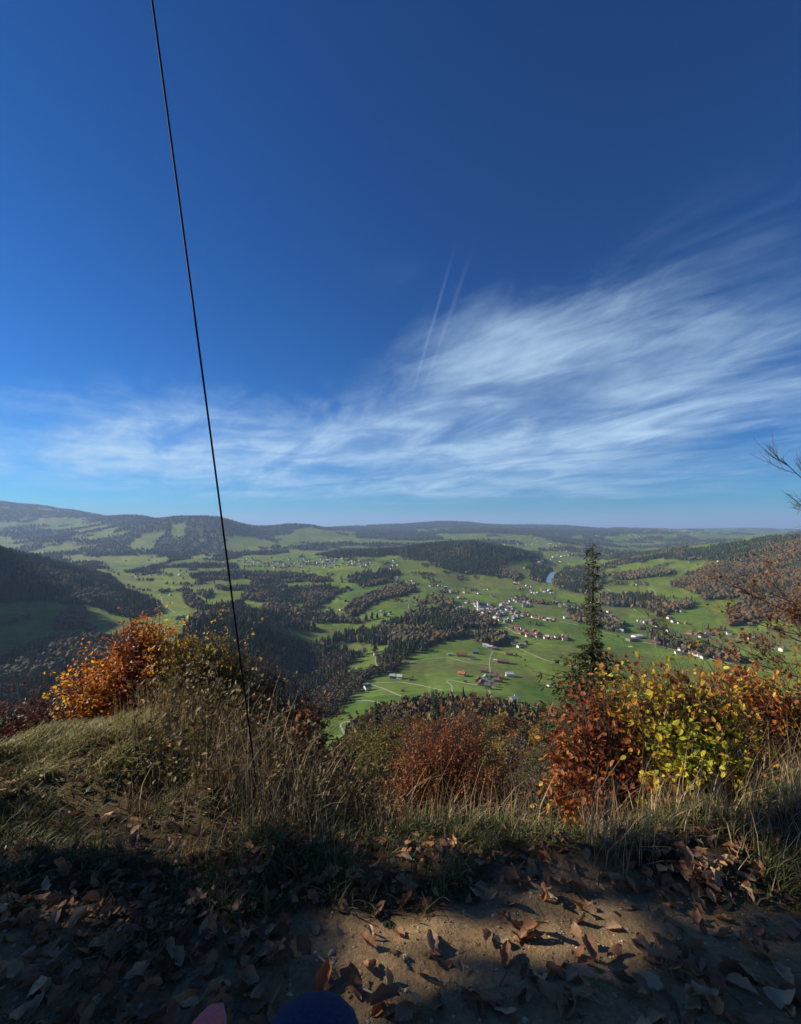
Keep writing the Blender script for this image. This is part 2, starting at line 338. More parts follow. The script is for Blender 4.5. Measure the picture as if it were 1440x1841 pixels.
TZ = gsmooth(TZ, 4.0, 0)
LAKEZ = -334.0
def plane_hit(px, py, z):
    x, y, zz = ray(px, py); t = z / zz; return np.stack([x * t, y * t], -1)
LAKE_PX = [(981.5, 1045), (983, 1036), (988, 1029), (992, 1026), (999, 1027), (1000, 1033), (995, 1040), (991, 1047), (985, 1049)]
LAKE = plane_hit([p[0] for p in LAKE_PX], [p[1] for p in LAKE_PX], LAKEZ)
LC = LAKE.mean(0)
def height(x, y):
    x = np.asarray(x, float); y = np.asarray(y, float)
    r = np.hypot(x, y) + 1e-9; th = np.arctan2(x, y)
    a = (th - TH[0]) / (TH[1] - TH[0]); a = np.clip(a, 0, len(TH) - 1.001); i = a.astype(int); fa = a - i
    b = (np.log(np.maximum(r, 0.2)) - LR[0]) / (LR[1] - LR[0]); b = np.clip(b, 0, len(LR) - 1.001); j = b.astype(int); fb = b - j
    z = (TZ[i, j] * (1 - fa) + TZ[i + 1, j] * fa) * (1 - fb) + (TZ[i, j + 1] * (1 - fa) + TZ[i + 1, j + 1] * fa) * fb
    w = sstep(250, 1800, r)
    z = z + w * (16 * (fbm(x / 420, y / 420, 3, 3) - 0.5) + 7 * (fbm(x / 120, y / 120, 5, 2) - 0.5))
    w2 = sstep(4500, 9000, r) * (1 - sstep(20000, 30000, r))
    z = z + w2 * (215 * (fbm(x / 1900, y / 1900, 8, 4) - 0.5))
    w3 = sstep(10, 60, r) * (1 - sstep(500, 900, r))
    z = z + w3 * 8 * (fbm(x / 45, y / 45, 9, 3) - 0.5)
    wn = 1 - sstep(4, 10, r)
    z = z + wn * (0.10 * (fbm(x / 0.9, y / 0.9, 21, 3) - 0.5) + 0.05 * (fbm(x / 0.16, y / 0.16, 23, 4) - 0.5) + 0.34 * sstep(1.55, 2.1, y) * (fbm(x / 0.6 + 3, y / 0.8, 25, 2) - 0.5))
    # mound on the left shoulder
    z = z + 0.13 * np.exp(-(((x + 2.05) / 0.9) ** 2 + ((y - 2.85) / 0.55) ** 2))
    # the lake basin
    dl = np.hypot((x - LC[0]) / 170, (y - LC[1]) / 420)
    near = dl < 1.6
    if np.any(near):
        k = sstep(1.6, 0.9, dl); z = z * (1 - k) + np.maximum(z, LAKEZ + 2) * k
        ins = inpoly(x, y, [tuple(p) for p in LAKE]) & near
        z = np.where(ins, LAKEZ - 4, z)
    return z
def hit(px, py, rmin=20.0):
    x, y, z = ray(px, py); th = math.atan2(float(x), float(y)); sl = float(z) / math.hypot(float(x), float(y))
    rr = np.exp(np.linspace(math.log(rmin), math.log(60000), 4000))
    X = rr * math.sin(th); Y = rr * math.cos(th); H = height(X, Y)
    ok = np.nonzero(H / rr >= sl)[0]
    if len(ok) == 0: return None
    k = ok[0]; return np.array([X[k], Y[k], H[k]])

# ------------------------------------------------------------------ land cover (polygons in photo pixels, dropped onto the ground)
FORESTS = [
 ('left_hill', 'shaded forest of bare and russet trees covering the steep dark hill at the valley side', 0.62,
  [(-900, 100), (-80, 955), (0, 985), (60, 992), (100, 1012), (140, 1018), (200, 1038), (225, 1062), (285, 1085), (292, 1102), (240, 1112), (200, 1106), (170, 1090), (110, 1084), (60, 1078), (0, 1088), (-80, 1100), (-900, 1200)]),
 ('lower_left', 'dark mixed wood below the shaded meadow behind the orange beech bush', 0.35,
  [(-900, 1320), (-80, 1205), (0, 1192), (40, 1172), (90, 1152), (130, 1147), (200, 1152), (240, 1140), (262, 1200), (240, 1280), (-80, 1300), (-900, 1450)]),
 ('meadow_clump', 'clump of round trees on the shaded meadow under the dark hill', 0.05,
  [(100, 1118), (120, 1100), (148, 1095), (156, 1118), (140, 1130), (110, 1128)]),
 ('gorge', 'dark spruce forest filling the river gorge and its shaded bank', 0.55,
  [(330, 1130), (362, 1102), (420, 1082), (440, 1062), (500, 1070), (525, 1093), (560, 1104), (620, 1140), (650, 1165), (655, 1178), (620, 1200), (600, 1222), (560, 1262), (450, 1300), (300, 1290), (300, 1200)]),
 ('gorge_edge', 'brown and green mixed wood along the edge of the round meadow below the village', 0.42,
  [(560, 1104), (600, 1108), (640, 1118), (700, 1108), (745, 1103), (790, 1095), (850, 1104), (880, 1115), (905, 1128), (915, 1150), (900, 1163), (870, 1160), (850, 1147), (822, 1147), (800, 1150), (770, 1163), (765, 1172), (722, 1190), (712, 1205), (690, 1210), (680, 1195), (668, 1166), (640, 1160)]),
 ('river_trees', 'autumn trees in yellow and brown beside the riverside meadow', 0.22,
  [(690, 1210), (655, 1226), (640, 1245), (625, 1262), (600, 1290), (540, 1300), (480, 1290), (560, 1240), (600, 1222), (640, 1214), (672, 1205)]),
 ('plateau_gorge', 'grey brown wood in the far side valley below the scattered hamlet', 0.5,
  [(340, 1034), (400, 1029), (500, 1030), (560, 1037), (600, 1044), (660, 1029), (690, 1024), (722, 1030), (690, 1050), (625, 1064), (598, 1076), (565, 1098), (530, 1096), (500, 1070), (440, 1062), (400, 1062), (370, 1076), (345, 1062)]),
 ('hedge_wood', 'narrow rust coloured wood between two sloping meadows', 0.15,
  [(615, 1102), (635, 1082), (680, 1063), (722, 1051), (748, 1058), (742, 1066), (700, 1074), (662, 1090), (640, 1110)]),
 ('side_strip', 'thin wood of bare trees above the village edge', 0.1,
  [(768, 1075), (790, 1072), (815, 1085), (820, 1094), (790, 1092)]),
 ('knoll', 'dark conifer wood on the round knoll behind the village', 0.88,
  [(578, 998), (620, 984), (700, 979), (760, 976), (840, 973), (900, 979), (970, 991), (976, 1003), (920, 1005), (900, 1021), (903, 1040), (880, 1036), (830, 1031), (785, 1020), (770, 1009), (750, 1009), (700, 998), (640, 1003), (590, 1004)]),
 ('knoll_foot', 'small russet wood at the foot of the dark knoll', 0.2,
  [(895, 1022), (912, 1022), (936, 1034), (930, 1045), (905, 1036)]),
 ('lake_wood', 'dark trees on the near shore of the little lake', 0.8,
  [(945, 1018), (975, 1014), (983, 1028), (980, 1044), (972, 1050), (955, 1042)]),
 ('lake_far_wood', 'grey wood on the far bank beside the little lake', 0.45,
  [(1000, 1036), (1015, 1022), (1060, 1018), (1085, 1030), (1082, 1056), (1060, 1068), (1015, 1062), (993, 1050)]),
 ('right_hill', 'broad copper brown wood covering the hillside across the valley', 0.22,
  [(1205, 1052), (1240, 1032), (1300, 1010), (1360, 992), (1440, 970), (1540, 950), (1540, 1150), (1440, 1128), (1390, 1112), (1312, 1126), (1300, 1106), (1332, 1086), (1330, 1073), (1268, 1080), (1245, 1064)]),
 ('valley_row', 'row of dark trees standing along the stream terrace', 0.45,
  [(1082, 1068), (1110, 1072), (1130, 1069), (1180, 1075), (1200, 1084), (1250, 1083), (1247, 1093), (1200, 1103), (1182, 1110), (1160, 1093), (1110, 1092), (1075, 1088)]),
 ('stream_wood', 'stream side wood of grey trees beyond the lone spruce', 0.4,
  [(1018, 1102), (1060, 1090), (1085, 1115), (1122, 1124), (1122, 1140), (1080, 1132), (1030, 1116)]),
 ('stream_row', 'thin line of trees along the lower stream', 0.35,
  [(1160, 1138), (1200, 1148), (1280, 1168), (1335, 1186), (1325, 1198), (1200, 1168), (1165, 1150)]),
 ('upper_strips', 'strips of dark trees between the high pastures', 0.5,
  [(1075, 1022), (1130, 1000), (1165, 992), (1235, 984), (1245, 994), (1165, 1008), (1110, 1018), (1080, 1026)]),
 ('pasture_rows', 'row of trees dividing the pastures across the valley', 0.35,
  [(1090, 1034), (1180, 1024), (1215, 1028), (1200, 1036), (1110, 1044)]),
 ('pasture_rows_high', 'dark tree belt along the upper pasture', 0.6,
  [(1270, 1008), (1300, 998), (1350, 988), (1400, 974), (1440, 966), (1440, 976), (1360, 996), (1300, 1010)]),
 ('left_mid', 'small copper wood beside the sunlit meadow with barns', 0.1,
  [(326, 1060), (345, 1066), (366, 1090), (345, 1094), (330, 1080)]),
 ('slope', 'mixed autumn forest on the steep slope below the viewpoint', 0.5,
  [(600, 1400), (625, 1290), (690, 1262), (740, 1250), (800, 1246), (870, 1258), (930, 1272), (1000, 1288), (1080, 1300), (1200, 1300), (1540, 1290), (1540, 1500), (600, 1500)]),
 ('slope_left', 'steep wooded slope below the shrubs', 0.5,
  [(-900, 1450), (-80, 1300), (240, 1280), (450, 1300), (560, 1300), (590, 1400), (600, 1500), (-80, 1600)]),
]
CLEARINGS = [[(375, 1078), (420, 1068), (440, 1075), (430, 1086), (390, 1090)], [(490, 1118), (535, 1117), (542, 1125), (495, 1128)], [(525, 1083), (545, 1086), (540, 1100), (528, 1098)], [(505, 1135), (532, 1135), (528, 1146)],
             [(605, 1214), (640, 1190), (668, 1176), (664, 1195), (640, 1215)], [(675, 1163), (697, 1158), (702, 1172), (680, 1184)], [(600, 1072), (640, 1055), (655, 1055), (640, 1070), (605, 1082)], [(330, 1165), (350, 1150), (372, 1152), (360, 1170)], [(385, 1048), (430, 1040), (470, 1046), (440, 1056), (395, 1058)], [(575, 1092), (600, 1082), (622, 1086), (612, 1100), (580, 1104)], [(505, 1048), (545, 1046), (560, 1056), (520, 1060)], [(640, 1128), (668, 1120), (690, 1124), (670, 1136)], [(440, 1094), (470, 1090), (482, 1098), (455, 1104)]]
FARDENSE = [[(150, 1000), (185, 975), (205, 955), (250, 928), (290, 922), (400, 922), (470, 955), (520, 992), (430, 1000), (350, 1004), (310, 1010), (270, 1030), (255, 1018), (200, 1005)],
            [(-60, 893), (0, 898), (110, 910), (200, 922), (190, 930), (60, 932), (-60, 930)],
            [(440, 940), (560, 938), (640, 950), (640, 956), (560, 950), (470, 958)],
            [(640, 950), (700, 935), (1060, 940), (1200, 950), (1100, 962), (900, 965), (760, 972), (640, 968)]]
FARMEADOW = [[(225, 985), (260, 960), (300, 955), (270, 990)], [(310, 945), (335, 938), (330, 965), (305, 968)], [(395, 985), (420, 962), (470, 968), (540, 990), (420, 994)],
             [(500, 958), (560, 948), (640, 968), (560, 978)], [(860, 985), (1000, 975), (1060, 985), (1000, 1000), (900, 1000)], [(1200, 950), (1440, 958), (1440, 966), (1260, 972)],
             [(780, 960), (860, 958), (960, 962), (940, 972), (800, 970)], [(200, 1022), (225, 1010), (300, 1000), (305, 1010), (265, 1022), (215, 1030)]]
def cover(x, y, z):
    """forest index (or -1), by where the point shows in the photograph; noise decides far away"""
    px, py = proj(x, y, z); r = np.hypot(x, y)
    jx = 7 * (fbm(x / 60, y / 60, 31, 2) - 0.5); jy = 5 * (fbm(x / 60 + 40, y / 60, 37, 2) - 0.5)
    idx = np.full(x.shape, -1); ok = (y > 0) & (r > 100)
    pxx = px + jx; pyy = py + jy
    for i, (nm, lb, fr, poly) in enumerate(FORESTS):
        sel = ok & inpoly(pxx, pyy, poly) & (r < 5200)
        if nm in ('slope', 'slope_left'): sel &= r < 560
        else: sel &= r > 440
        idx[sel & (idx < 0)] = i
    gaps = fbm(x / 150, y / 150, 45, 3) > 0.63
    for k_ in (3, 4, 6): idx[(idx == k_) & gaps & (r > 900)] = -1
    for poly in CLEARINGS: idx[inpoly(px + 0.4 * jx, py + 0.4 * jy, poly) & (r > 440)] = -1
    far = ok & (r > 3300) & (idx < 0)
    p = np.full(x.shape, 0.50)
    for poly in FARDENSE: p[inpoly(px, py, poly)] = 0.30
    for poly in FARMEADOW: p[inpoly(px, py, poly)] = 0.66
    p = np.where(r < 5200, p + 0.10, p)
    nz = fbm(x / 520, y / 520, 41, 4)
    idx[far & (nz > p) & (r < 26000)] = 100
    # small hedges and groves in the open valley
    nz2 = fbm(x / 90, y / 90, 43, 3); mid = ok & (r > 1500) & (r <= 3800) & (idx < 0)
    idx[mid & (nz2 > 0.735)] = 101
    return idx

# ground sheet: one polar sheet from underfoot to the horizon
tin = np.radians(np.arange(-50, 50.01, 0.2)); tout = np.radians(np.arange(50, 310, 2.6))[1:]
THV = np.concatenate([tin, tout]); NT = len(THV); RV = np.exp(np.linspace(math.log(0.22), math.log(62000), 385)); NR = len(RV)
tt, rr = np.meshgrid(THV, RV); gx = rr * np.sin(tt); gy = rr * np.cos(tt); gz = height(gx, gy)
gcov = cover(gx, gy, gz)
v = np.stack([gx, gy, gz], -1).reshape(-1, 3)
ii = (np.arange(NR - 1) * NT)[:, None]; jj = np.arange(NT)[None, :]; j2 = (jj + 1) % NT
quads = np.stack([ii + jj, ii + j2, ii + NT + j2, ii + NT + jj], -1).reshape(-1, 4)[:, ::-1]
v = np.vstack([v, [[0, 0, float(height(np.array([0.0]), np.array([0.1]))[0])]]])
fan = np.stack([np.full(NT, NR * NT), (np.arange(NT) + 1) % NT, np.arange(NT)], -1)[:, ::-1]
# meadow colours by mown field, forest floor, bare earth of the path
wx = gx + 40 * fbm(gx / 150, gy / 150, 51, 2); wy = gy + 40 * fbm(gx / 150 + 9, gy / 150, 52, 2)
cell = vnoise(np.floor(wx / 130) + 0.0, np.floor(wy / 110) + 0.0, 55)
big = fbm(gx / 700, gy / 700, 57, 3)
brn = sstep(.60, .72, fbm(gx / 210, gy / 160, 59, 3)); strp = .5 + .5 * np.sin((wx * np.cos(6 * cell) + wy * np.sin(6 * cell)) / 5.5)
mead = np.stack([0.082 + 0.055 * cell + 0.10 * (big - 0.5), 0.138 + 0.038 * cell + 0.06 * (big - 0.5), 0.016 + 0.012 * cell], -1)
floor_ = np.array([0.050, 0.048, 0.024]) * (0.8 + 0.5 * fbm(gx / 30, gy / 30, 58, 2))[..., None]
mead = mead * (.78 + .44 * vnoise(np.floor(wx / 75), np.floor(wy / 95), 66) + .07 * strp * (rr < 2600))[..., None]
mead = mead * (1 - .55 * brn[..., None]) + np.array([.115, .105, .045]) * .55 * brn[..., None]
gc = np.where((gcov >= 0)[..., None], floor_, mead)
farw = sstep(20000, 30000, rr)[..., None]; gc = gc * (1 - farw) + np.array([0.06, 0.075, 0.06]) * farw
earth = np.array([0.31, 0.208, 0.108]) * (0.75 + 0.5 * fbm(gx / 0.35, gy / 0.35, 61, 4))[..., None]
humus = np.array([0.095, 0.066, 0.03]) * (0.7 + 0.6 * fbm(gx / 0.25, gy / 0.25, 62, 3))[..., None]
gpx, gpy = proj(gx, gy, gz)
edge = 1.47 + 0.62 * (fbm(gx / 0.42, gy / 0.42 + 4, 63, 3) - 0.5) + 0.10 * np.sin(gx * 2.1)
wpath = 1 - sstep(-0.07, 0.10, gy - edge)
mnd = np.exp(-(((gx + 2.15) / 0.34) ** 2 + ((gy - 2.5) / 0.16) ** 2)); wpath = np.maximum(wpath, sstep(0.25, 0.6, mnd) * 0.85)
nearc = humus * (1 - wpath[..., None]) + earth * wpath[..., None]
nw = (1 - sstep(8, 25, rr))[..., None]; gc = gc * (1 - nw) + nearc * nw
sl_ = (1 - sstep(250, 430, rr))[..., None] * (1 - nw); gc = gc * (1 - sl_) + floor_ * sl_
gcol = np.vstack([gc.reshape(-1, 3), [[0.15, 0.11, 0.07]]])
gme = make_mesh('ground', v, [quads, fan], gcol, True)
def mat_ground():
    mt, nt, b = nodes_of('ground'); N = nt.nodes; L = nt.links
    a = N.new('ShaderNodeAttribute'); a.attribute_name = 'col'
    g = N.new('ShaderNodeNewGeometry')
    n1 = N.new('ShaderNodeTexNoise'); n1.inputs['Scale'].default_value = 0.05; n1.inputs['Detail'].default_value = 10; n1.inputs['Roughness'].default_value = 0.65; L.new(g.outputs['Position'], n1.inputs['Vector'])
    n2 = N.new('ShaderNodeTexNoise'); n2.inputs['Scale'].default_value = 55; n2.inputs['Detail'].default_value = 8; n2.inputs['Roughness'].default_value = 0.7; L.new(g.outputs['Position'], n2.inputs['Vector'])
    def mr(s_, lo, hi):
        r = N.new('ShaderNodeMapRange'); r.inputs[1].default_value = 0.3; r.inputs[2].default_value = 0.7; r.inputs[3].default_value = lo; r.inputs[4].default_value = hi; L.new(s_, r.inputs[0]); return r.outputs[0]
    mu = N.new('ShaderNodeMath'); mu.operation = 'MULTIPLY'; L.new(mr(n1.outputs['Fac'], 0.7, 1.3), mu.inputs[0]); L.new(mr(n2.outputs['Fac'], 0.65, 1.35), mu.inputs[1])
    v_ = N.new('ShaderNodeVectorMath'); v_.operation = 'SCALE'; L.new(a.outputs['Color'], v_.inputs[0]); L.new(mu.outputs[0], v_.inputs['Scale'])
    L.new(v_.outputs[0], b.inputs['Base Color']); b.inputs['Roughness'].default_value = 0.95; b.inputs['Specular IOR Level'].default_value = 0.1
    bp = N.new('ShaderNodeBump'); bp.inputs['Strength'].default_value = 1.0; bp.inputs['Distance'].default_value = 0.02; L.new(n2.outputs['Fac'], bp.inputs['Height']); L.new(bp.outputs[0], b.inputs['Normal'])
    return mt
ground = link('ground', gme, mat_ground()); tag(ground, kind='structure')

# horizon angle table to drop what the hills hide
RUN = np.exp(np.linspace(math.log(15), math.log(30000), 500)); RT = np.radians(np.arange(-50, 50.01, 0.5))
a_, b_ = np.meshgrid(RT, RUN, indexing='ij'); RM = np.maximum.accumulate(height(b_ * np.sin(a_), b_ * np.cos(a_)) / b_, axis=1)
def visible(x, y, z, h, slack=0.0):
    r = np.hypot(x, y); th = np.arctan2(x, y)
    i = np.clip(((th - RT[0]) / (RT[1] - RT[0])).round().astype(int), 0, len(RT) - 1)
    j = np.clip(((np.log(r * 0.985) - math.log(15)) / (math.log(30000) - math.log(15)) * 499).astype(int) - 1, 0, 499)
    return (z + h) / r > RM[i, j] - slack

# lake
lk = MB(); lv = np.column_stack([LAKE, np.full(len(LAKE), LAKEZ)]); lk.add(lv, [np.arange(len(LAKE))[None, ::-1]])
mw, ntw, bw = nodes_of('lake_water'); bw.inputs['Base Color'].default_value = (0.05, 0.10, 0.14, 1); bw.inputs['Roughness'].default_value = 0.12; bw.inputs['Specular IOR Level'].default_value = 0.6
tag(link('lake', lk.mesh('lake'), mw), 'small blue lake between dark woods behind the village', None, None, 'structure')

# ------------------------------------------------------------------ roads (ribbons draped on the ground)
ROADS = [
 ([(733, 1192), (757, 1186), (782, 1184), (808, 1182), (840, 1192), (880, 1195)], 4.0), ([(882, 1217), (880, 1195), (881, 1181), (886, 1171)], 4.0),
 ([(858, 1232), (825, 1226), (806, 1222), (802, 1226), (812, 1231), (813, 1244)], 4.0), ([(880, 1241), (882, 1252), (890, 1258), (915, 1261)], 4.0),
 ([(668, 1231), (690, 1238), (708, 1246), (722, 1252)], 3.6), ([(676, 1228), (700, 1228), (720, 1226), (760, 1233), (796, 1241)], 4.0),
 ([(690, 1240), (675, 1243)], 3.0), ([(632, 1263), (645, 1260), (672, 1261), (690, 1266)], 4.0),
 ([(618, 1348), (621, 1328), (616, 1312), (610, 1300), (625, 1296), (648, 1297)], 4.0),
 ([(675, 1180), (675, 1192), (680, 1200), (677, 1206)], 3.4), ([(935, 1167), (960, 1178), (982, 1188), (1040, 1200), (1110, 1222)], 4.5),
 ([(735, 1086), (734, 1096), (745, 1108), (753, 1114)], 4.0), ([(621, 1080), (626, 1087), (624, 1096)], 3.6), ([(700, 1085), (735, 1086), (770, 1088), (805, 1096)], 4.0),
 ([(1072, 1048), (1100, 1064), (1130, 1072), (1150, 1086)], 7.0), ([(1105, 1085), (1130, 1090), (1146, 1099)], 6.0), ([(1165, 1057), (1178, 1062), (1180, 1072), (1176, 1080)], 5.0),
 ([(945, 1078), (952, 1064), (960, 1056)], 7.0), ([(714, 1038), (690, 1036), (672, 1032)], 5.0), ([(290, 1073), (292, 1084), (305, 1095), (330, 1107)], 4.5),
 ([(1070, 1132), (1100, 1140), (1160, 1155), (1250, 1178), (1400, 1210)], 5.0), ([(1200, 1133), (1250, 1142), (1320, 1148), (1400, 1168)], 5.0),
 ([(960, 1110), (1010, 1118), (1040, 1124)], 4.5), ([(850, 1100), (880, 1108), (905, 1125), (930, 1140)], 6.0), ([(700, 1110), (690, 1105), (660, 1102)], 3.5),
 ([(880, 1170), (900, 1172), (918, 1178)], 4.0), ([(884, 1190), (893, 1189), (900, 1192)], 5.0),
]
ROADPX = []
for pts, wd in ROADS:
    hp = [hit(px, py, 300) for px, py in pts]
    hp = [h for h in hp if h is not None]
    P = np.array(hp)
    if len(P) < 2: continue
    # smooth resampled line
    sg = np.concatenate([[0], np.cumsum(np.linalg.norm(np.diff(P[:, :2], axis=0), axis=1))]); n = max(12, int(sg[-1] / 7))
    t = np.linspace(0, sg[-1], n); X = np.interp(t, sg, P[:, 0]); Y = np.interp(t, sg, P[:, 1])
    k = max(1, n // (3 * len(P)))
    for _ in range(2):
        Xp = np.pad(X, k, 'edge'); Yp = np.pad(Y, k, 'edge'); w = np.ones(2 * k + 1) / (2 * k + 1)
        X2 = np.convolve(Xp, w, 'valid'); Y2 = np.convolve(Yp, w, 'valid'); X2[0], X2[-1], Y2[0], Y2[-1] = X[0], X[-1], Y[0], Y[-1]; X, Y = X2, Y2
    tg = unit(np.stack([np.gradient(X), np.gradient(Y)], -1)); nr = np.stack([-tg[:, 1], tg[:, 0]], -1) * wd * 0.36
    A = np.stack([X, Y], -1) + nr; B = np.stack([X, Y], -1) - nr; Cc = np.stack([X, Y], -1)
    zz = np.maximum(np.maximum(height(A[:, 0], A[:, 1]), height(B[:, 0], B[:, 1])), height(X, Y)) + 0.35
    V = np.concatenate([np.column_stack([A, zz]), np.column_stack([B, zz]), np.column_stack([A, zz - 1.2]), np.column_stack([B, zz - 1.2])]); i = np.arange(n - 1)
    fs = np.concatenate([np.stack([i, i + 1, n + i + 1, n + i], -1), np.stack([2 * n + i, 2 * n + i + 1, i + 1, i], -1), np.stack([n + i, n + i + 1, 3 * n + i + 1, 3 * n + i], -1)])
    me = make_mesh('road', V, [fs]); o = link('road', me, M_ROAD); tag(o, kind='structure')
    ROADPX.append(np.column_stack([X, Y]))
ROADALL = np.concatenate(ROADPX)

# ------------------------------------------------------------------ houses
WALLS = {'white': mat_plain('white_plaster', (0.76, 0.73, 0.67), 0.85, 0.1, 0.4), 'grey timber': mat_plain('weathered_shingle', (0.22, 0.19, 0.16), 0.9, 0.2, 0.6),
         'brown timber': mat_plain('brown_timber', (0.15, 0.10, 0.065), 0.9, 0.2, 0.6), 'pale timber': mat_plain('pale_timber', (0.36, 0.29, 0.21), 0.9, 0.15, 0.6)}
ROOFS = {'red brown': mat_plain('red_brown_tiles', (0.20, 0.09, 0.06), 0.85, 0.25, 0.8), 'dark grey': mat_plain('dark_grey_tiles', (0.10, 0.10, 0.105), 0.7, 0.25, 0.8),
         'brown': mat_plain('brown_tiles', (0.15, 0.105, 0.08), 0.85, 0.25, 0.8), 'orange': mat_plain('orange_tiles', (0.40, 0.15, 0.06), 0.85, 0.2, 0.8),
         'light grey': mat_plain('light_grey_sheet', (0.42, 0.43, 0.44), 0.6, 0.1, 0.5), 'blue grey': mat_plain('blue_grey_sheet', (0.13, 0.17, 0.21), 0.5, 0.15, 0.5)}
M_GLASS = mat_plain('window_glass', (0.04, 0.05, 0.06), 0.15, 0.1, 1, 0, 0.6)
M_FRAME = mat_plain('window_frame', (0.7, 0.68, 0.62), 0.7, 0.05, 1)
_hc = {}
def house_meshes(kind, wall, roof):
    key = (kind, wall, roof)
    if key in _hc: return _hc[key]
    L_, Wd, h, pitch = {'cottage': (11, 9, 5.2, 0.55), 'long': (15, 9.5, 5.6, 0.6), 'tall': (11, 10, 7.2, 0.6), 'shed': (9, 6, 3.2, 0.5), 'barn': (26, 12, 5.6, 0.62), 'hall': (30, 18, 7, 0.16), 'hut': (5, 4, 2.4, 0.6)}[kind]
    a, b = L_ / 2, Wd / 2; rh = b * pitch
    w = MB(); w.add([(-a, -b, -4), (a, -b, -4), (a, b, -4), (-a, b, -4), (-a, -b, h), (a, -b, h), (a, b, h), (-a, b, h), (-a, 0, h + rh), (a, 0, h + rh)],
                    [[(0, 1, 5, 4), (2, 3, 7, 6)], [(1, 2, 6, 9, 5), (3, 0, 4, 8, 7)]])
    wm = w.mesh('house_wall'); wm.materials.append(WALLS[wall])
    r = MB(); ov = 0.9; t = 0.35
    for s in (-1, 1):
        e = (b + ov); ze = h - ov * pitch; A = a + ov
        r.add([(-A, 0.0, h + rh + .12), (A, 0.0, h + rh + .12), (A, s * e, ze + .12), (-A, s * e, ze + .12), (-A, 0, h + rh + t + .12), (A, 0, h + rh + t + .12), (A, s * e, ze + t + .12), (-A, s * e, ze + t + .12)],
              [[(0, 1, 2, 3), (4, 7, 6, 5), (3, 2, 6, 7), (0, 3, 7, 4), (1, 5, 6, 2)]])
    rm = r.mesh('house_roof'); rm.materials.append(ROOFS[roof])
    c = MB(); c.box(-0.5, 0.5, -0.5, 0.5, -1.2, 1.5); cm = c.mesh('chimney'); cm.materials.append(WALLS['white'])
    wn = MB(); wn.box(-0.65, 0.65, -0.06, 0.06, -0.75, 0.75); wmn = wn.mesh('window'); wmn.materials.append(M_FRAME)
    pn = MB(); pn.box(-0.5, 0.5, -0.02, 0.02, -0.6, 0.6); pm = pn.mesh('pane'); pm.materials.append(M_GLASS)
    _hc[key] = (wm, rm, cm, wmn, pm, L_, Wd, h, rh); return _hc[key]
HOUSES = []
def house(px, py, kind, wall, roof, rz, label, group=None, name='house', detail=False, pos=None):
    p = hit(px, py, 300) if pos is None else pos
    if p is None: return
    for q in HOUSES:
        if math.hypot(q[0] - p[0], q[1] - p[1]) < (7.5 if not detail else 3): return
    HOUSES.append(p)
    wm, rm, cm, wmn, pm, L_, Wd, h, rh = house_meshes(kind, wall, roof)
    z = float(height(p[0:1], p[1:2])[0])
    o = thing(name, label, 'barn' if name == 'barn' else ('shed' if name in ('shed', 'hut') else 'house'), (p[0], p[1], z + 0.4), rz, group)
    link('wall', wm, None, o); rf = link('roof', rm, None, o)
    if kind not in ('shed', 'hut', 'hall', 'barn') and detail:
        cc = link('chimney', cm, None, rf); cc.location = (L_ * 0.2, Wd * 0.14, h + rh)
    if detail and kind not in ('hut', 'hall'):
        for sx in (-1, 1):
            for u in np.linspace(-L_ * 0.36, L_ * 0.36, 4 if L_ > 12 else 3):
                for zz in ([1.6, 4.2] if h > 4.5 else [1.7]):
                    wo = link('window', wmn, None, o); wo.location = (u, sx * (Wd / 2 + 0.03), zz)
                    po = link('pane', pm, None, wo); po.location = (0, sx * 0.06, 0)
    return o
R_ = math.radians
house(830.5, 1180, 'barn', 'pale timber', 'red brown', R_(-12), 'long farm barn with red brown roof on the round meadow', name='barn', detail=True)
house(808, 1178, 'shed', 'grey timber', 'light grey', R_(10), 'small grey shed by the end of the long red roofed barn', name='shed')
house(855, 1175, 'long', 'grey timber', 'blue grey', R_(-8), 'farmhouse with blue grey roof above the long red barn', detail=True)
house(849, 1185, 'cottage', 'white', 'dark grey', R_(-10), 'white house with dark grey roof just below the long red barn', detail=True)
house(905, 1192, 'barn', 'brown timber', 'brown', R_(-18), 'long brown timber barn beside the looping farm lane', name='barn', detail=True)
house(891, 1189, 'shed', 'white', 'light grey', R_(-18), 'low white shed in the loop of the farm lane', name='shed')
house(870, 1209, 'long', 'pale timber', 'brown', R_(-20), 'pale timber farmhouse standing above the farm cluster', detail=True)
house(830, 1215, 'long', 'pale timber', 'orange', R_(-30), 'barn with bright orange roof west of the farm cluster', name='barn', detail=True)
house(836, 1227, 'hut', 'brown timber', 'dark grey', R_(5), 'tiny dark hut below the orange roofed barn', name='hut')
house(916, 1216, 'long', 'white', 'light grey', R_(-4), 'long white shed with pale roof right of the farm cluster', name='shed')
FC = [((873, 1221), 'cottage', 'white', 'light grey'), ((887, 1219), 'long', 'grey timber', 'brown'), ((865, 1232), 'long', 'pale timber', 'red brown'), ((877, 1238), 'tall', 'grey timber', 'dark grey'),
      ((893, 1226), 'cottage', 'brown timber', 'brown'), ((883, 1230), 'cottage', 'grey timber', 'dark grey'), ((860, 1226), 'cottage', 'brown timber', 'red brown'), ((899, 1220), 'cottage', 'pale timber', 'red brown'), ((891, 1235), 'shed', 'white', 'brown'), ((868, 1225), 'shed', 'pale timber', 'dark grey')]
for (p, k, w, r) in FC:
    house(p[0], p[1], k, w, r, R_(random.choice([-25, -20, 65, 70])), f'{w} {"shed" if k == "shed" else "farmhouse" if k != "tall" else "tall farmhouse"} with {r} roof in the tight farm cluster', 'houses of the farm cluster', detail=k != 'shed')
house(924, 1261, 'cottage', 'grey timber', 'light grey', R_(20), 'grey house at the lower end of the lane from the farm cluster', detail=True)
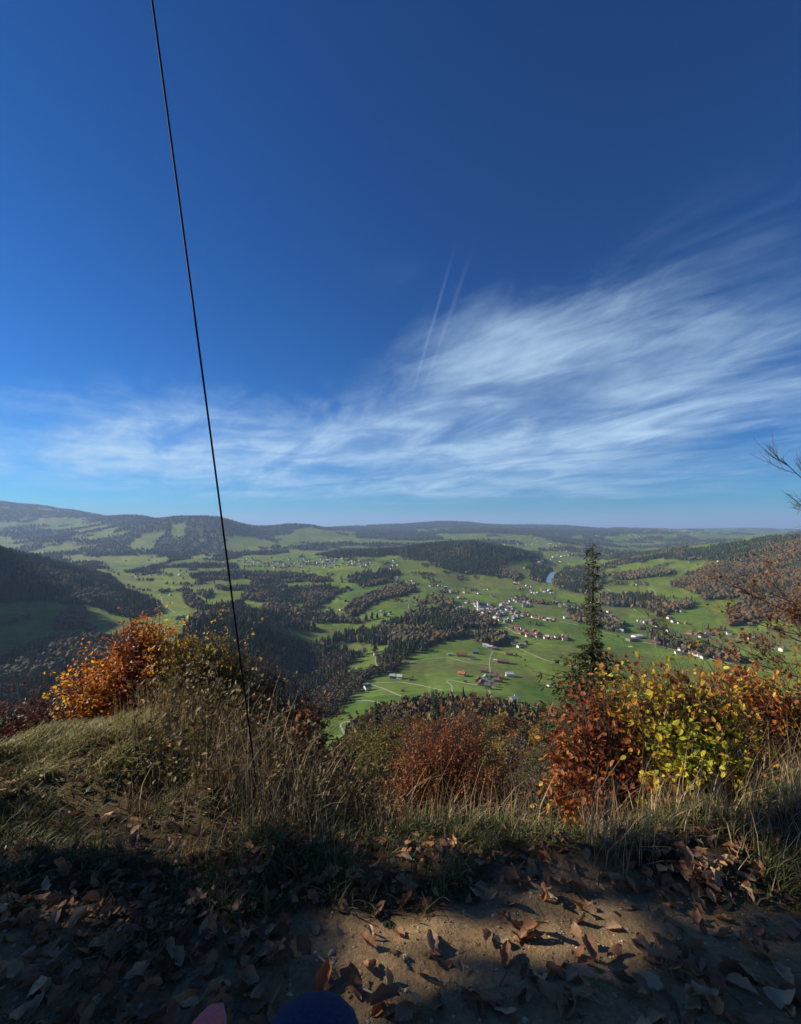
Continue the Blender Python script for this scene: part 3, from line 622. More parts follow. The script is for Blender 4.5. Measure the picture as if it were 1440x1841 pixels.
house(988, 1234, 'shed', 'white', 'light grey', R_(30), 'small pale shed alone on the meadow near the lone spruce', name='shed')
for i, (p, w, r) in enumerate([((873, 1163), 'white', 'light grey'), ((889, 1168), 'grey timber', 'brown'), ((916, 1178), 'brown timber', 'brown'), ((881, 1166), 'pale timber', 'light grey')]):
    house(p[0], p[1], 'long' if i != 1 else 'cottage', w, r, R_(-25), f'{w} farm building with {r} roof at the wood edge above the round meadow', 'buildings at the wood edge', detail=i == 2)
for i, (p, w, r) in enumerate([((914, 1147), 'white', 'light grey'), ((908, 1149), 'white', 'brown'), ((923, 1160), 'white', 'red brown'), ((937, 1161), 'pale timber', 'light grey'), ((933, 1164), 'white', 'dark grey'), ((945, 1158), 'grey timber', 'brown')]):
    house(p[0], p[1], 'cottage', w, r, R_(-20 + 13 * i), f'{w} house with {r} roof between the wood and the lower village', 'houses below the village')
house(660, 1241, 'tall', 'white', 'blue grey', R_(35), 'white house with blue grey roof beside the yellow trees', detail=True)
house(706, 1219, 'cottage', 'grey timber', 'light grey', R_(-10), 'grey house under the trees at the west meadow edge', detail=True)
house(719, 1220, 'cottage', 'white', 'light grey', R_(-25), 'white cottage at the west meadow edge', detail=True)
house(739, 1223, 'shed', 'pale timber', 'brown', R_(0), 'pale shed beside the single meadow tree', name='shed')
house(724, 1243, 'hut', 'brown timber', 'dark grey', R_(-5), 'dark hay hut alone on the lower meadow', name='hut')
house(676, 1178, 'tall', 'white', 'brown', R_(10), 'white house beside the river lane', detail=True)
house(686, 1182, 'shed', 'pale timber', 'light grey', R_(30), 'pale shed near the river lane', name='shed')
house(1136, 1152, 'hall', 'grey timber', 'dark grey', R_(15), 'large industrial hall with flat dark roof in the valley', name='hall')
house(1146, 1147, 'hall', 'white', 'light grey', R_(15), 'large white industrial hall behind the dark roofed one', name='hall')
house(1358, 1150, 'hall', 'white', 'light grey', R_(-10), 'white hall on the valley road under the copper wood', name='hall')
house(826, 1094, 'hall', 'white', 'light grey', R_(5), 'bright white hall at the near edge of the village', name='hall')
house(849, 1101, 'hall', 'white', 'red brown', R_(5), 'white school building with red brown roof below the church', name='hall')
house(1017, 1112, 'long', 'white', 'light grey', R_(10), 'white shed at the meadow by the stream wood', name='shed')
ZONES = [  # (phrase, group, photo points of the line or patch, count, spread px)
 ('in the crowded village centre', 'houses of the village centre', [(858, 1086), (880, 1092), (905, 1090), (930, 1080), (945, 1088), (925, 1102), (900, 1104), (880, 1100), (940, 1076), (915, 1095), (868, 1098), (895, 1098)], 190, (7, 4)),
 ('on the near side of the village', 'houses on the near side of the village', [(885, 1110), (900, 1114), (915, 1118), (925, 1112), (940, 1106)], 20, (8, 3)),
 ('along the village street climbing towards the knoll', 'houses along the climbing street', [(715, 1040), (735, 1047), (750, 1051), (775, 1054), (795, 1057), (812, 1064), (830, 1076), (845, 1084)], 46, (6, 2.5)),
 ('in the row under the green knoll slope', 'houses under the knoll', [(835, 1058), (850, 1060), (873, 1060), (855, 1069), (885, 1073), (840, 1067)], 16, (6, 2)),
 ('in the upper village by the lake road', 'houses by the lake road', [(922, 1050), (940, 1050), (955, 1058), (975, 1062), (990, 1064), (960, 1068), (935, 1060), (945, 1032), (938, 1022)], 34, (8, 3)),
 ('by the trees at the valley bend', 'houses at the valley bend', [(1002, 1086), (1015, 1090), (1030, 1094), (1045, 1092), (1065, 1085)], 16, (6, 3)),
 ('in the line of houses at the field edge', 'houses at the field edge', [(945, 1106), (960, 1110), (975, 1113), (990, 1116)], 20, (6, 2)),
 ('in the close red roofed quarter', 'houses of the red roofed quarter', [(928, 1131), (940, 1134), (955, 1137), (968, 1141), (950, 1143), (960, 1146), (935, 1139), (920, 1129)], 24, (5, 2.5)),
 ('in the new row beside the wide meadow', 'houses beside the wide meadow', [(983, 1147), (993, 1149), (1003, 1149), (1013, 1148), (1018, 1150)], 11, (4, 1.5)),
 ('in the hamlet by the stream', 'houses by the stream', [(1085, 1102), (1100, 1108), (1095, 1115), (1152, 1118), (1165, 1118), (1180, 1114), (1200, 1112), (1210, 1118), (1172, 1122)], 22, (6, 2)),
 ('strung along the valley road', 'houses along the valley road', [(1185, 1130), (1205, 1136), (1240, 1139), (1255, 1141), (1275, 1141), (1290, 1142), (1315, 1140), (1340, 1146), (1375, 1160), (1400, 1168), (1260, 1146)], 26, (7, 2)),
 ('in the lower hamlet behind the orange bush', 'houses of the lower hamlet', [(1225, 1172), (1245, 1178), (1265, 1182), (1290, 1184), (1180, 1160), (1095, 1133), (1110, 1138)], 16, (7, 2.5)),
 ('on the high pasture across the valley', 'farms on the high pasture', [(1238, 1011), (1292, 1010), (1270, 992), (1340, 983), (1145, 1052), (1162, 1053), (1095, 1053), (1220, 1121), (1233, 1122), (1217, 1101), (1225, 1102), (1175, 1078), (1170, 1077)], 13, (1, 0.5)),
 ('on the sunlit meadow left of the gorge', 'farms left of the gorge', [(288, 1070), (293, 1066), (300, 1068), (306, 1071), (250, 1060), (258, 1062), (268, 1063), (320, 1114), (328, 1112), (355, 1083), (238, 1038), (245, 1038), (285, 1040), (292, 1042), (212, 1034), (205, 1030), (362, 1102)], 17, (1.5, .7)),
 ('on the sloping meadow beyond the gorge', 'farms beyond the gorge', [(612, 1097), (622, 1096), (590, 1096), (626, 1063), (612, 1078), (672, 1085), (690, 1101), (703, 1104), (722, 1082), (730, 1081), (740, 1083), (748, 1089), (755, 1096), (752, 1114), (668, 1104), (685, 1100), (620, 1082), (660, 1028), (670, 1030), (680, 1022), (655, 1020), (640, 1018), (735, 1006), (702, 1012), (697, 1030), (540, 1105), (480, 1104)], 27, (1, .5)),
]
EXTRA = []
for ph, grp, pts, cnt, (sx, sy) in ZONES[::-1]:
    k = 0; tries = 0; n0 = len(HOUSES)
    while len(HOUSES) - n0 < cnt and tries < 600:
        q = pts[k % len(pts)]; k += 1; tries += 1
        px, py = q[0] + random.gauss(0, sx * 0.6), q[1] + random.gauss(0, sy * 0.6)
        if len(HOUSES) >= 325:
            EXTRA.append((px, py)); cnt -= 1; continue
        w = random.choices(['white', 'grey timber', 'brown timber', 'pale timber'], [5, 2.4, 1.6, 2])[0]
        rf = random.choices(['red brown', 'dark grey', 'brown', 'light grey', 'orange'], [3, 2.4, 4, 1.2, 0.4] if 'red roofed' not in ph else [8, 1, 2, .3, 1])[0]
        kd = random.choices(['cottage', 'long', 'tall', 'shed'], [4, 3.5, 2, 1.2])[0]
        house(px, py, kd, w, rf, R_(random.choice([-20, 70, 10, 100, -45]) + random.uniform(-8, 8)), f'{w} {"shed" if kd == "shed" else "house"} with {rf} roof {ph}', grp, name='shed' if kd == 'shed' else 'house')
print('houses', len(HOUSES))
# church
cpos = hit(868, 1093, 300); cz = float(height(cpos[0:1], cpos[1:2])[0])
ch = thing('church', 'white village church with tall square tower and dark roof', 'church', (cpos[0], cpos[1], cz + .3), R_(8))
w = MB(); w.add([(-16, -7, -4), (16, -7, -4), (16, 7, -4), (-16, 7, -4), (-16, -7, 11), (16, -7, 11), (16, 7, 11), (-16, 7, 11), (-16, 0, 17), (16, 0, 17)], [[(0, 1, 5, 4), (2, 3, 7, 6)], [(1, 2, 6, 9, 5), (3, 0, 4, 8, 7)]])
link('nave', w.mesh('nave'), WALLS['white'], ch)
r = MB()
for s in (-1, 1): r.add([(-17, 0, 17.3), (17, 0, 17.3), (17, s * 8, 10.4), (-17, s * 8, 10.4), (-17, 0, 17.8), (17, 0, 17.8), (17, s * 8, 10.9), (-17, s * 8, 10.9)], [[(0, 1, 2, 3), (4, 7, 6, 5), (3, 2, 6, 7), (0, 3, 7, 4), (1, 5, 6, 2)]])
link('roof', r.mesh('church_roof'), ROOFS['dark grey'], ch)
t = MB(); t.box(-3.6, 3.6, -3.6, 3.6, -4, 27); tw = link('tower', t.mesh('tower'), WALLS['white'], ch); tw.location = (-19.7, 0, 0)
t = MB(); t.add([(-4.1, -4.1, 27.02), (4.1, -4.1, 27.02), (4.1, 4.1, 27.02), (-4.1, 4.1, 27.02), (0, 0, 33)], [[(0, 1, 4), (1, 2, 4), (2, 3, 4), (3, 0, 4)], [(3, 2, 1, 0)]]); link('tower_roof', t.mesh('tower_roof'), ROOFS['dark grey'], tw)
for s in (-1, 1):
    for u in (-9, -3, 3, 9):
        t = MB(); t.box(-0.8, 0.8, -0.05, 0.05, -2.5, 2.5); q = link('window', t.mesh('window'), M_GLASS, ch); q.location = (u, s * 7.06, 6)
HOUSES.append(cpos)
# far hamlets: hundreds of houses a few pixels across, past the ones built singly
fh = MB()
def far_houses(boxpx, n, sc=1.0, rmin=2600):
    for _ in range(n):
        (x0, x1, y0, y1) = boxpx; px = random.uniform(x0, x1); py = random.uniform(y0, y1); p = hit(px, py, rmin)
        if p is None or p[1] > 16000: continue
        c_, s_ = math.cos(random.uniform(0, 3)), 0; an = random.uniform(0, 3.1); ca, sa = math.cos(an), math.sin(an)
        a, b, h = random.uniform(5, 9) * sc, random.uniform(4, 6) * sc, random.uniform(4.5, 7) * sc; rh = 0.6 * b
        lv = np.array([(-a, -b, -3), (a, -b, -3), (a, b, -3), (-a, b, -3), (-a, -b, h), (a, -b, h), (a, b, h), (-a, b, h), (-a, 0, h + rh), (a, 0, h + rh)])
        wv = np.column_stack([lv[:, 0] * ca - lv[:, 1] * sa + p[0], lv[:, 0] * sa + lv[:, 1] * ca + p[1], lv[:, 2] + p[2]])
        wc = random.choice([(.66, .63, .57), (.66, .63, .57), (.3, .26, .22)]); rc = random.choice([(.2, .1, .07), (.15, .11, .09), (.12, .12, .12), (.4, .4, .4)])
        fh.add(wv[:8], [[(0, 1, 5, 4), (2, 3, 7, 6), (1, 2, 6, 5), (3, 0, 4, 7)]], wc)
        g = 0.4; rv = np.array([(-a - g, -b - g, h - .2), (a + g, -b - g, h - .2), (a + g, b + g, h - .2), (-a - g, b + g, h - .2), (-a - g, 0, h + rh + .2), (a + g, 0, h + rh + .2)])
        rv = np.column_stack([rv[:, 0] * ca - rv[:, 1] * sa + p[0], rv[:, 0] * sa + rv[:, 1] * ca + p[1], rv[:, 2] + p[2]])
        fh.add(rv, [[(0, 1, 5, 4), (2, 3, 4, 5)], [(0, 4, 3), (1, 2, 5)]], rc)
for bx, n in (((440, 640, 1003, 1022), 110), ((350, 450, 1004, 1018), 20), ((640, 720, 1008, 1030), 25), ((860, 1010, 968, 984), 70), ((720, 860, 955, 966), 20), ((1190, 1300, 953, 960), 70), ((1000, 1100, 990, 1002), 20), ((1060, 1200, 955, 968), 20), ((960, 1010, 1000, 1012), 18), ((180, 330, 1000, 1035), 18)):
    far_houses(bx, n, 1.25)
for (px, py) in EXTRA: far_houses((px, px + .1, py, py + .1), 1, 1.0, 300)
tag(link('distant_village', fh.mesh('distant_village'), mat_attr('far_house', 0.85)), 'further small pale houses filling the village centre and the far villages', 'village', None, 'stuff')

# ------------------------------------------------------------------ woods
def jit(n, k, s): return 1 + rng.uniform(-s, s, size=(n, k, 1))
def conifer_t(levels, sides):
    v = []; f = []
    for l in range(levels):
        z0 = 0.12 + 0.62 * l / levels; z1 = z0 + 0.38 + 0.25 * (1 - l / levels) if l < levels - 1 else 1.0
        R = 0.17 * (1 - 0.62 * l / max(1, levels)) if levels > 1 else 0.17
        b = len(v); v.append((0, 0, min(z1, 1.0)))
        for s in range(sides):
            an = 2 * math.pi * (s + 0.5 * (l % 2)) / sides; rr_ = R * (1 if s % 2 else 0.72); v.append((math.cos(an) * rr_, math.sin(an) * rr_, z0 + (0.05 if s % 2 == 0 else -0.02)))
        for s in range(sides): f.append((b, b + 1 + s, b + 1 + (s + 1) % sides))
    return np.array(v, float), [np.array(f)]
def ico():
    t = (1 + 5 ** .5) / 2
    v = np.array([(-1, t, 0), (1, t, 0), (-1, -t, 0), (1, -t, 0), (0, -1, t), (0, 1, t), (0, -1, -t), (0, 1, -t), (t, 0, -1), (t, 0, 1), (-t, 0, -1), (-t, 0, 1)], float); v /= np.linalg.norm(v[0])
    f = np.array([(0, 11, 5), (0, 5, 1), (0, 1, 7), (0, 7, 10), (0, 10, 11), (1, 5, 9), (5, 11, 4), (11, 10, 2), (10, 7, 6), (7, 1, 8), (3, 9, 4), (3, 4, 2), (3, 2, 6), (3, 6, 8), (3, 8, 9), (4, 9, 5), (2, 4, 11), (6, 2, 10), (8, 6, 7), (9, 8, 1)])
    return v, f
def broad_t(lumps):
    iv, if_ = ico(); V = []; Fs = []
    spec = [((0, 0, .56), (.34, .34, .40)), ((.20, .08, .42), (.27, .27, .30)), ((-.16, -.1, .5), (.2, .2, .28))][:lumps]
    if lumps == 1: spec = [((0, 0, .50), (.40, .40, .48))]
    for c, s in spec: Fs.append(if_ + len(V) * 12); V.append(iv * np.array(s) + np.array(c))
    return np.concatenate(V), [np.concatenate(Fs)]
def octa_t():
    v = np.array([(0, 0, 1), (.36, 0, .42), (0, .36, .5), (-.36, 0, .42), (0, -.36, .5), (0, 0, .02)], float)
    return v, [np.array([(0, 1, 2), (0, 2, 3), (0, 3, 4), (0, 4, 1), (5, 2, 1), (5, 3, 2), (5, 4, 3), (5, 1, 4)])]
def leafy_t(seed, k=44):
    g = np.random.default_rng(seed); v0 = np.array([(0, 0, 0), (-.32, .5, .06), (0, 1, -.05), (.32, .5, .06)], float); V = []; Fs = []
    lob = [np.array([g.uniform(-.2, .2), g.uniform(-.2, .2), g.uniform(.35, .8)]) for _ in range(6)]
    for q in range(k):
        u = unit(g.normal(size=3)); c = lob[q % 6] + u * g.uniform(.10, .19); a = unit(g.normal(size=3) + (0, 0, -.3)); nn = unit(u + g.normal(size=3) * .4 + (0, 0, .3)); x_ = unit(np.cross(a, nn)); z_ = np.cross(x_, a)
        V.append(v0 @ np.stack([x_, a, z_]) * g.uniform(.15, .27) + c - a * .1); Fs += [(q * 4, q * 4 + 2, q * 4 + 1), (q * 4, q * 4 + 3, q * 4 + 2)]
    V.append(np.array([(-.012, 0, -.05), (.012, 0, -.05), (0, 0, .6)])); Fs.append((k * 4, k * 4 + 1, k * 4 + 2)); return np.concatenate(V), [np.array(Fs)]
LEAFY = [leafy_t(400 + i) for i in range(3)]
CON = [conifer_t(3, 6), conifer_t(2, 5), conifer_t(1, 5)]; BRO = [broad_t(2), broad_t(1), octa_t()]
C_CON = np.array([(0.034, 0.052, 0.024), (0.040, 0.058, 0.026), (0.042, 0.055, 0.030), (0.052, 0.060, 0.028)])
C_BRO = np.array([(0.135, 0.088, 0.048), (0.15, 0.10, 0.052), (0.125, 0.10, 0.068), (0.14, 0.12, 0.088), (0.17, 0.095, 0.040), (0.18, 0.13, 0.045), (0.10, 0.10, 0.042), (0.20, 0.15, 0.04)])
def scatter(r0, r1, sp):
    area = (r1 * r1 - r0 * r0) / 2 * math.radians(105); n = int(area / sp ** 2)
    r = np.sqrt(rng.uniform(r0 * r0, r1 * r1, n)); th = rng.uniform(math.radians(-57), math.radians(48), n)
    x, y = r * np.sin(th), r * np.cos(th); z = height(x, y); return x, y, z, cover(x, y, z)
HXY = np.array([p[:2] for p in HOUSES])
def clear_of(x, y, dh=9.0, dr=5.5):
    ok = np.ones(len(x), bool)
    for hx, hy in HXY: ok &= (np.abs(x - hx) > dh) | (np.abs(y - hy) > dh)
    for hx, hy in ROADALL[::1]: ok &= (np.abs(x - hx) > dr) | (np.abs(y - hy) > dr)
    return ok
WOOD = {}
NEAR = []
for (r0, r1, sp, lod) in ((95, 560, 6.6, -1), (440, 1180, 8.6, 0), (1180, 1600, 8.6, 0), (1600, 3000, 11.0, 1), (3000, 5200, 16, 2), (5200, 15000, 41, 2)):
    x, y, z, c = scatter(r0, r1, sp)
    keep = c >= 0
    slope_i = [i for i, q in enumerate(FORESTS) if q[0].startswith('slope')]
    if lod == -1: keep &= np.isin(c, slope_i)
    else: keep &= ~np.isin(c, slope_i)
    keep &= rng.random(len(x)) < np.where(c == 101, 0.6, 1.0)
    keep &= visible(x, y, z, 22.0)
    x, y, z, c = x[keep], y[keep], z[keep], c[keep]
    if r0 < 3000 and len(x):
        ok = clear_of(x, y); x, y, z, c = x[ok], y[ok], z[ok], c[ok]
    print('trees', r0, len(x))
    if lod == -1:
        NEAR = list(zip(x, y, z)); continue
    frac = np.array([FORESTS[k][2] if k < 100 else (0.72 if k == 100 else 0.2) for k in c])
    con = rng.random(len(x)) * .55 + .22 + 1.6 * (fbm(x / 110, y / 110, 71, 3) - 0.5) < frac
    h = np.where(con, rng.uniform(19, 34, len(x)), rng.uniform(13, 24, len(x))) * np.where(c == 101, 0.7, 1.0) * (1.25 if r0 >= 5200 else 1.0)
    wd = np.where(con, rng.uniform(.85, 1.25, len(x)), rng.uniform(.8, 1.2, len(x))) * (1.9 if r0 >= 5200 else 1.15 if r0 >= 3000 else 1.0)
    cc = C_CON[rng.integers(0, len(C_CON), len(x))]
    # patches of like colour through the broadleaf wood
    pi = np.clip((fbm(x / 130, y / 130, 73, 2) * 1.5 - 0.25 + rng.normal(0, 0.07, len(x))) * len(C_BRO), 0, len(C_BRO) - 1).astype(int)
    cb = 0.5 * C_BRO[(pi * 3) % len(C_BRO)] + 0.5 * np.array([0.118, 0.096, 0.052])
    cb = np.where((c == 13)[:, None], cb * np.array([.78, .71, .64]), cb * .92)
    col = np.where(con[:, None], cc, cb) * rng.uniform(0.85, 1.15, (len(x), 1))
    for k in np.unique(c):
        for isc in (True, False):
            s = (c == k) & (con == isc)
            if not s.any(): continue
            tv, tf = (CON if isc else BRO)[lod]; n = int(s.sum())
            if not isc and r1 <= 1180: tv, tf = LEAFY[k % 3]
            T = tv[None] * jit(n, len(tv), 0.22 if isc else 0.05 if r1 <= 1180 else 0.26); T[..., 2] = tv[None, :, 2] * (1 + 0.3 * (T[..., 2] / (tv[None, :, 2] + 1e-6) - 1))
            sc = np.stack([h[s] * wd[s], h[s] * wd[s], h[s]], -1)
            cj = col[s][:, None, :] * rng.uniform(0.88, 1.14, (n, len(tv), 1))
            WOOD.setdefault(int(k), MB()).inst(T, tf, np.stack([x[s], y[s], z[s] - 0.5], -1), rot_frames(rng.uniform(0, 6.28, n)), sc, cj)
for k, mb in WOOD.items():
    if k < 100: lb = FORESTS[k][1]
    elif k == 100: lb = 'far woods patching the hazy blue hills to the horizon'
    else: lb = 'scattered hedges and small groves across the open valley meadows'
    tag(link('hedgerow_trees' if k == 101 else 'forest', mb.mesh('forest'), M_TREE), lb, 'forest', None, 'stuff')

# single trees close enough to tell apart
def bez(p0, p1, p2, n):
    t = np.linspace(0, 1, n)[:, None]; return (1 - t) ** 2 * np.asarray(p0) + 2 * t * (1 - t) * np.asarray(p1) + t * t * np.asarray(p2)
HEX = (np.array([(0, 0, 0), (-.30, .33, .05), (-.24, .70, .04), (0, 1, -.03), (.24, .70, .04), (.30, .33, .05), (0, .5, -.04)], float), [np.array([(0, 6, 1), (1, 6, 2), (2, 6, 3), (3, 6, 4), (4, 6, 5), (5, 6, 0)])])
KITE = (np.array([(0, 0, 0), (-.32, .5, .06), (0, 1, -.05), (.32, .5, .06)], float), [np.array([(0, 2, 1), (0, 3, 2)])])
def spruce_meshes(col, seed):
    g = np.random.default_rng(seed); tr = MB(); tr.tube([(0, 0, -.06), (0, 0, .5), (0, 0, .97)], [.016, .009, .002], 6); cr = MB()
    P, A, Nn, Sz = [], [], [], []
    for lv in np.linspace(.10, .985, 26):
        R = .165 * (1 - lv) ** .82 + .008; nb = int(6 + 9 * (1 - lv)); ph = g.uniform(0, 6.28)
        for q in range(nb):
            an = ph + 6.283 * q / nb + g.uniform(-.25, .25); rl = R * g.uniform(.65, 1.2); d = np.array([math.cos(an), math.sin(an), 0])
            for f_ in (0.05, .45):
                P.append(d * rl * f_ + (0, 0, lv + g.uniform(-.012, .012) - .1 * rl * f_)); A.append(d + (g.uniform(-.35, .35), g.uniform(-.35, .35), -.35 - .3 * f_)); Nn.append(g.normal(size=3) * .5 + (0, 0, 1)); Sz.append(max(.03, rl * .72))
    P = np.array(P); cr.inst(*KITE, P, frames_from(np.array(A), np.array(Nn)), np.array(Sz), np.array(col) * g.uniform(.6, 1.4, (len(P), 1)))
    return tr.mesh('trunk'), cr.mesh('crown')
def broad_meshes(col, seed, dens=1.0, ls=1.0):
    g = np.random.default_rng(seed); tr = MB(); tr.tube([(0, 0, -.06), (.01, 0, .3), (0, .01, .75)], [.02, .014, .004], 6); cr = MB(); P = []
    for q in range(9):
        c = np.array([g.uniform(-.2, .2), g.uniform(-.2, .2), g.uniform(.35, .85)]); c[:2] *= 1.15 - abs(c[2] - .55); s = g.uniform(.11, .18)
        tr.tube(bez((0, 0, c[2] * .5), (c[0] * .4, c[1] * .4, c[2] * .85), c, 5), [.007, .005, .004, .003, .001], 4)
        u = g.normal(size=(int(85 * dens), 3)); u /= np.linalg.norm(u, axis=1)[:, None]; P.append(c + u * s * g.uniform(.55, 1.1, (len(u), 1)) * (1, 1, 1.05))
    P = np.concatenate(P); n = len(P); ax = g.normal(size=(n, 3)) + (0, 0, -.2); nn = g.normal(size=(n, 3)) + (0, 0, .6)
    cr.inst(*KITE, P, frames_from(ax, nn), g.uniform(.05, .095, n) * ls, np.array(col) * g.uniform(.6, 1.4, (n, 1)))
    return tr.mesh('trunk'), cr.mesh('crown')
SPR = [spruce_meshes(c, 100 + i) for i, c in enumerate([(.026, .042, .018), (.034, .05, .022), (.03, .045, .026)])]
BRD = [(broad_meshes(c, 200 + i, dn * 2.2, .62), nm) for i, (c, dn, nm) in enumerate([((.16, .075, .032), 1, 'copper brown'), ((.24, .16, .03), 1, 'golden yellow'), ((.12, .105, .03), 1, 'olive green'), ((.13, .09, .06), .6, 'thin greyish brown'), ((.20, .10, .03), .9, 'rusty orange')])]
BRDH = [(broad_meshes(b_, 230 + i, 9, .26), '') for i, b_ in enumerate([(.13, .11, .03), (.12, .10, .05)])]
M_BARK2 = mat_plain('tree_bark', (0.10, 0.085, 0.07), 0.9, 0.3, 2)
for a in SPR: a[0].materials.append(M_BARK); a[1].materials.append(M_TREEN)
for a, nm in BRD + BRDH: a[0].materials.append(M_BARK2); a[1].materials.append(M_TREEN)
def plant_tree(x, y, h, kind, which, label, group=None, z=None, wide=1.0, rz=None):
    z = float(height(np.array([x]), np.array([y]))[0]) if z is None else z
    ms = SPR[which] if kind == 'spruce' else (BRDH if kind == 'fine' else BRD)[which][0]
    o = thing('spruce_tree' if kind == 'spruce' else 'broadleaf_tree', label, 'tree', (x, y, z), random.uniform(0, 6.28) if rz is None else rz, group)
    o.scale = (h * wide, h * wide, h)
    link('trunk', ms[0], None, o); link('crown', ms[1], None, o); return o
random.shuffle(NEAR)
sel = []
for (x, y, z) in NEAR:
    if any((x - a) ** 2 + (y - b) ** 2 < 36 for a, b, _ in sel): continue
    sel.append((x, y, z))
def shows(q):
    px, py = proj(np.array(q[0]), np.array(q[1]), np.array(q[2] + 20)); px, py = float(px), float(py)
    lim = 1450 if 560 < px < 1010 else 1300
    return -10 < px < 1450 and py < lim
sel = [q for q in sel if shows(q)]; print('shown slope trees', len(sel)); random.shuffle(sel)
sel.sort(key=lambda q: 0 if math.hypot(q[0], q[1]) < 330 else 1); rest_ = sel[300:]; sel = sel[:300]
if rest_:
    q = np.array(rest_); x, y, z = q[:, 0], q[:, 1], q[:, 2]; con = rng.random(len(x)) < .16; mb = MB()
    for isc in (True, False):
        s = con == isc; n = int(s.sum()); tv, tf = conifer_t(5, 7) if isc else LEAFY[1]
        T = tv[None] * jit(n, len(tv), .25 if isc else .05); hh_ = rng.uniform(9, 27, n) if isc else rng.uniform(12, 26, n)
        col = (C_CON[rng.integers(0, 4, n)] if isc else C_BRO[rng.integers(0, 8, n)])[:, None, :] * rng.uniform(.7, 1.3, (n, len(tv), 1))
        mb.inst(T, tf, np.stack([x[s], y[s], z[s] - .5], -1), rot_frames(rng.uniform(0, 6.28, n)), hh_, col)
    tag(link('forest', mb.mesh('forest'), M_TREE), 'lower fringe of the mixed wood where the steep slope meets the meadow', 'forest', None, 'stuff')
print('near trees', len(sel), 'of', len(NEAR))
for (x, y, z) in sel:
    spz = (0.42 if vnoise(np.array([x / 40.0]), np.array([y / 40.0]), 5)[0] > 0.5 else 0.12)
    hi_ = min(1.0, math.hypot(x, y) / 260)
    hs_ = random.choice([random.uniform(9, 16), random.uniform(16, 28)]) * (0.6 + 0.4 * hi_); ws_ = random.randrange(3)
    if random.random() < spz: plant_tree(x, y, hs_, 'spruce', ws_, f'{"tall" if hs_ > 21 else "young"} {("dark", "grey green", "mossy green")[ws_]} spruce in the wood on the steep slope below the viewpoint', 'spruces on the slope', z)
    else:
        w_ = random.choices(range(5), [3, 1, 2, 3, 2])[0]
        plant_tree(x, y, random.uniform(14, 27) * (0.6 + 0.4 * hi_), 'broad', w_, f'{BRD[w_][1]} broadleaf tree in the wood on the steep slope below the viewpoint', f'{BRD[w_][1]} trees on the slope', z)
for (px, py, h, kd, wh, lb) in [(742, 1222, 8, 'b', 2, 'single olive green tree beside the pale shed on the meadow'), (636, 1254, 14, 'b', 1, 'golden yellow tree beside the white house with the blue grey roof'),
     (617, 1288, 13, 'b', 1, 'golden tree by the road bend at the riverside meadow'), (646, 1246, 15, 'b', 2, 'olive green tree in front of the white riverside house'), (946, 1200, 7, 'b', 2, 'small round tree alone on the wide meadow'),
     (944, 1190, 8, 'b', 2, 'olive tree in the curved row below the village wood'), (936, 1185, 8, 'b', 3, 'thin tree in the curved row below the village wood'), (928, 1180, 9, 'b', 2, 'rounded tree at the top of the curved row'),
     (902, 1229, 10, 'b', 0, 'copper brown tree beside the farm cluster'), (850, 1217, 5, 'b', 2, 'little bush like tree between orange barn and cluster'), (842, 1216, 5, 'b', 2, 'little round tree right beside the orange roofed barn'),
     (668, 1214, 17, 's', 0, 'dark spruce at the corner of the riverside wood'), (963, 1152, 8, 'b', 2, 'round tree behind the white row of houses'), (1002, 1210, 6, 'b', 3, 'small thin tree on the meadow beside the lone spruce'),
     (480, 1130, 16, 'b', 4, 'rusty orange tree standing out of the dark gorge forest'), (492, 1124, 17, 'b', 4, 'big rusty orange tree in the gorge clearing')]:
    p = hit(px, py, 300)
    if p is not None: plant_tree(p[0], p[1], h, 'spruce' if kd == 's' else 'b', wh, lb)
for (px, pytop, Y, h, kd, wh, lb) in [(678, 1262, 165, 20, 's', 1, 'tall pale green spruce rising in front of the riverside meadow'), (784, 1238, 330, 27, 's', 2, 'tall green spruce top above the copper brown bush'),
     (655, 1300, 150, 17, 'f', 0, 'olive green tree left of the tall pale spruce'), (700, 1300, 140, 16, 'f', 0, 'olive green tree right of the tall pale spruce'), (960, 1340, 120, 14, 'f', 1, 'thin pale stemmed tree behind the copper bush')]:
    p = at(px, pytop, Y); g = float(height(p[0:1], p[1:2])[0]); hh = max(h, p[2] - g)
    plant_tree(p[0], p[1], hh, {'s': 'spruce', 'f': 'fine', 'b': 'b'}[kd], wh, lb, None, p[2] - hh, 1.15)

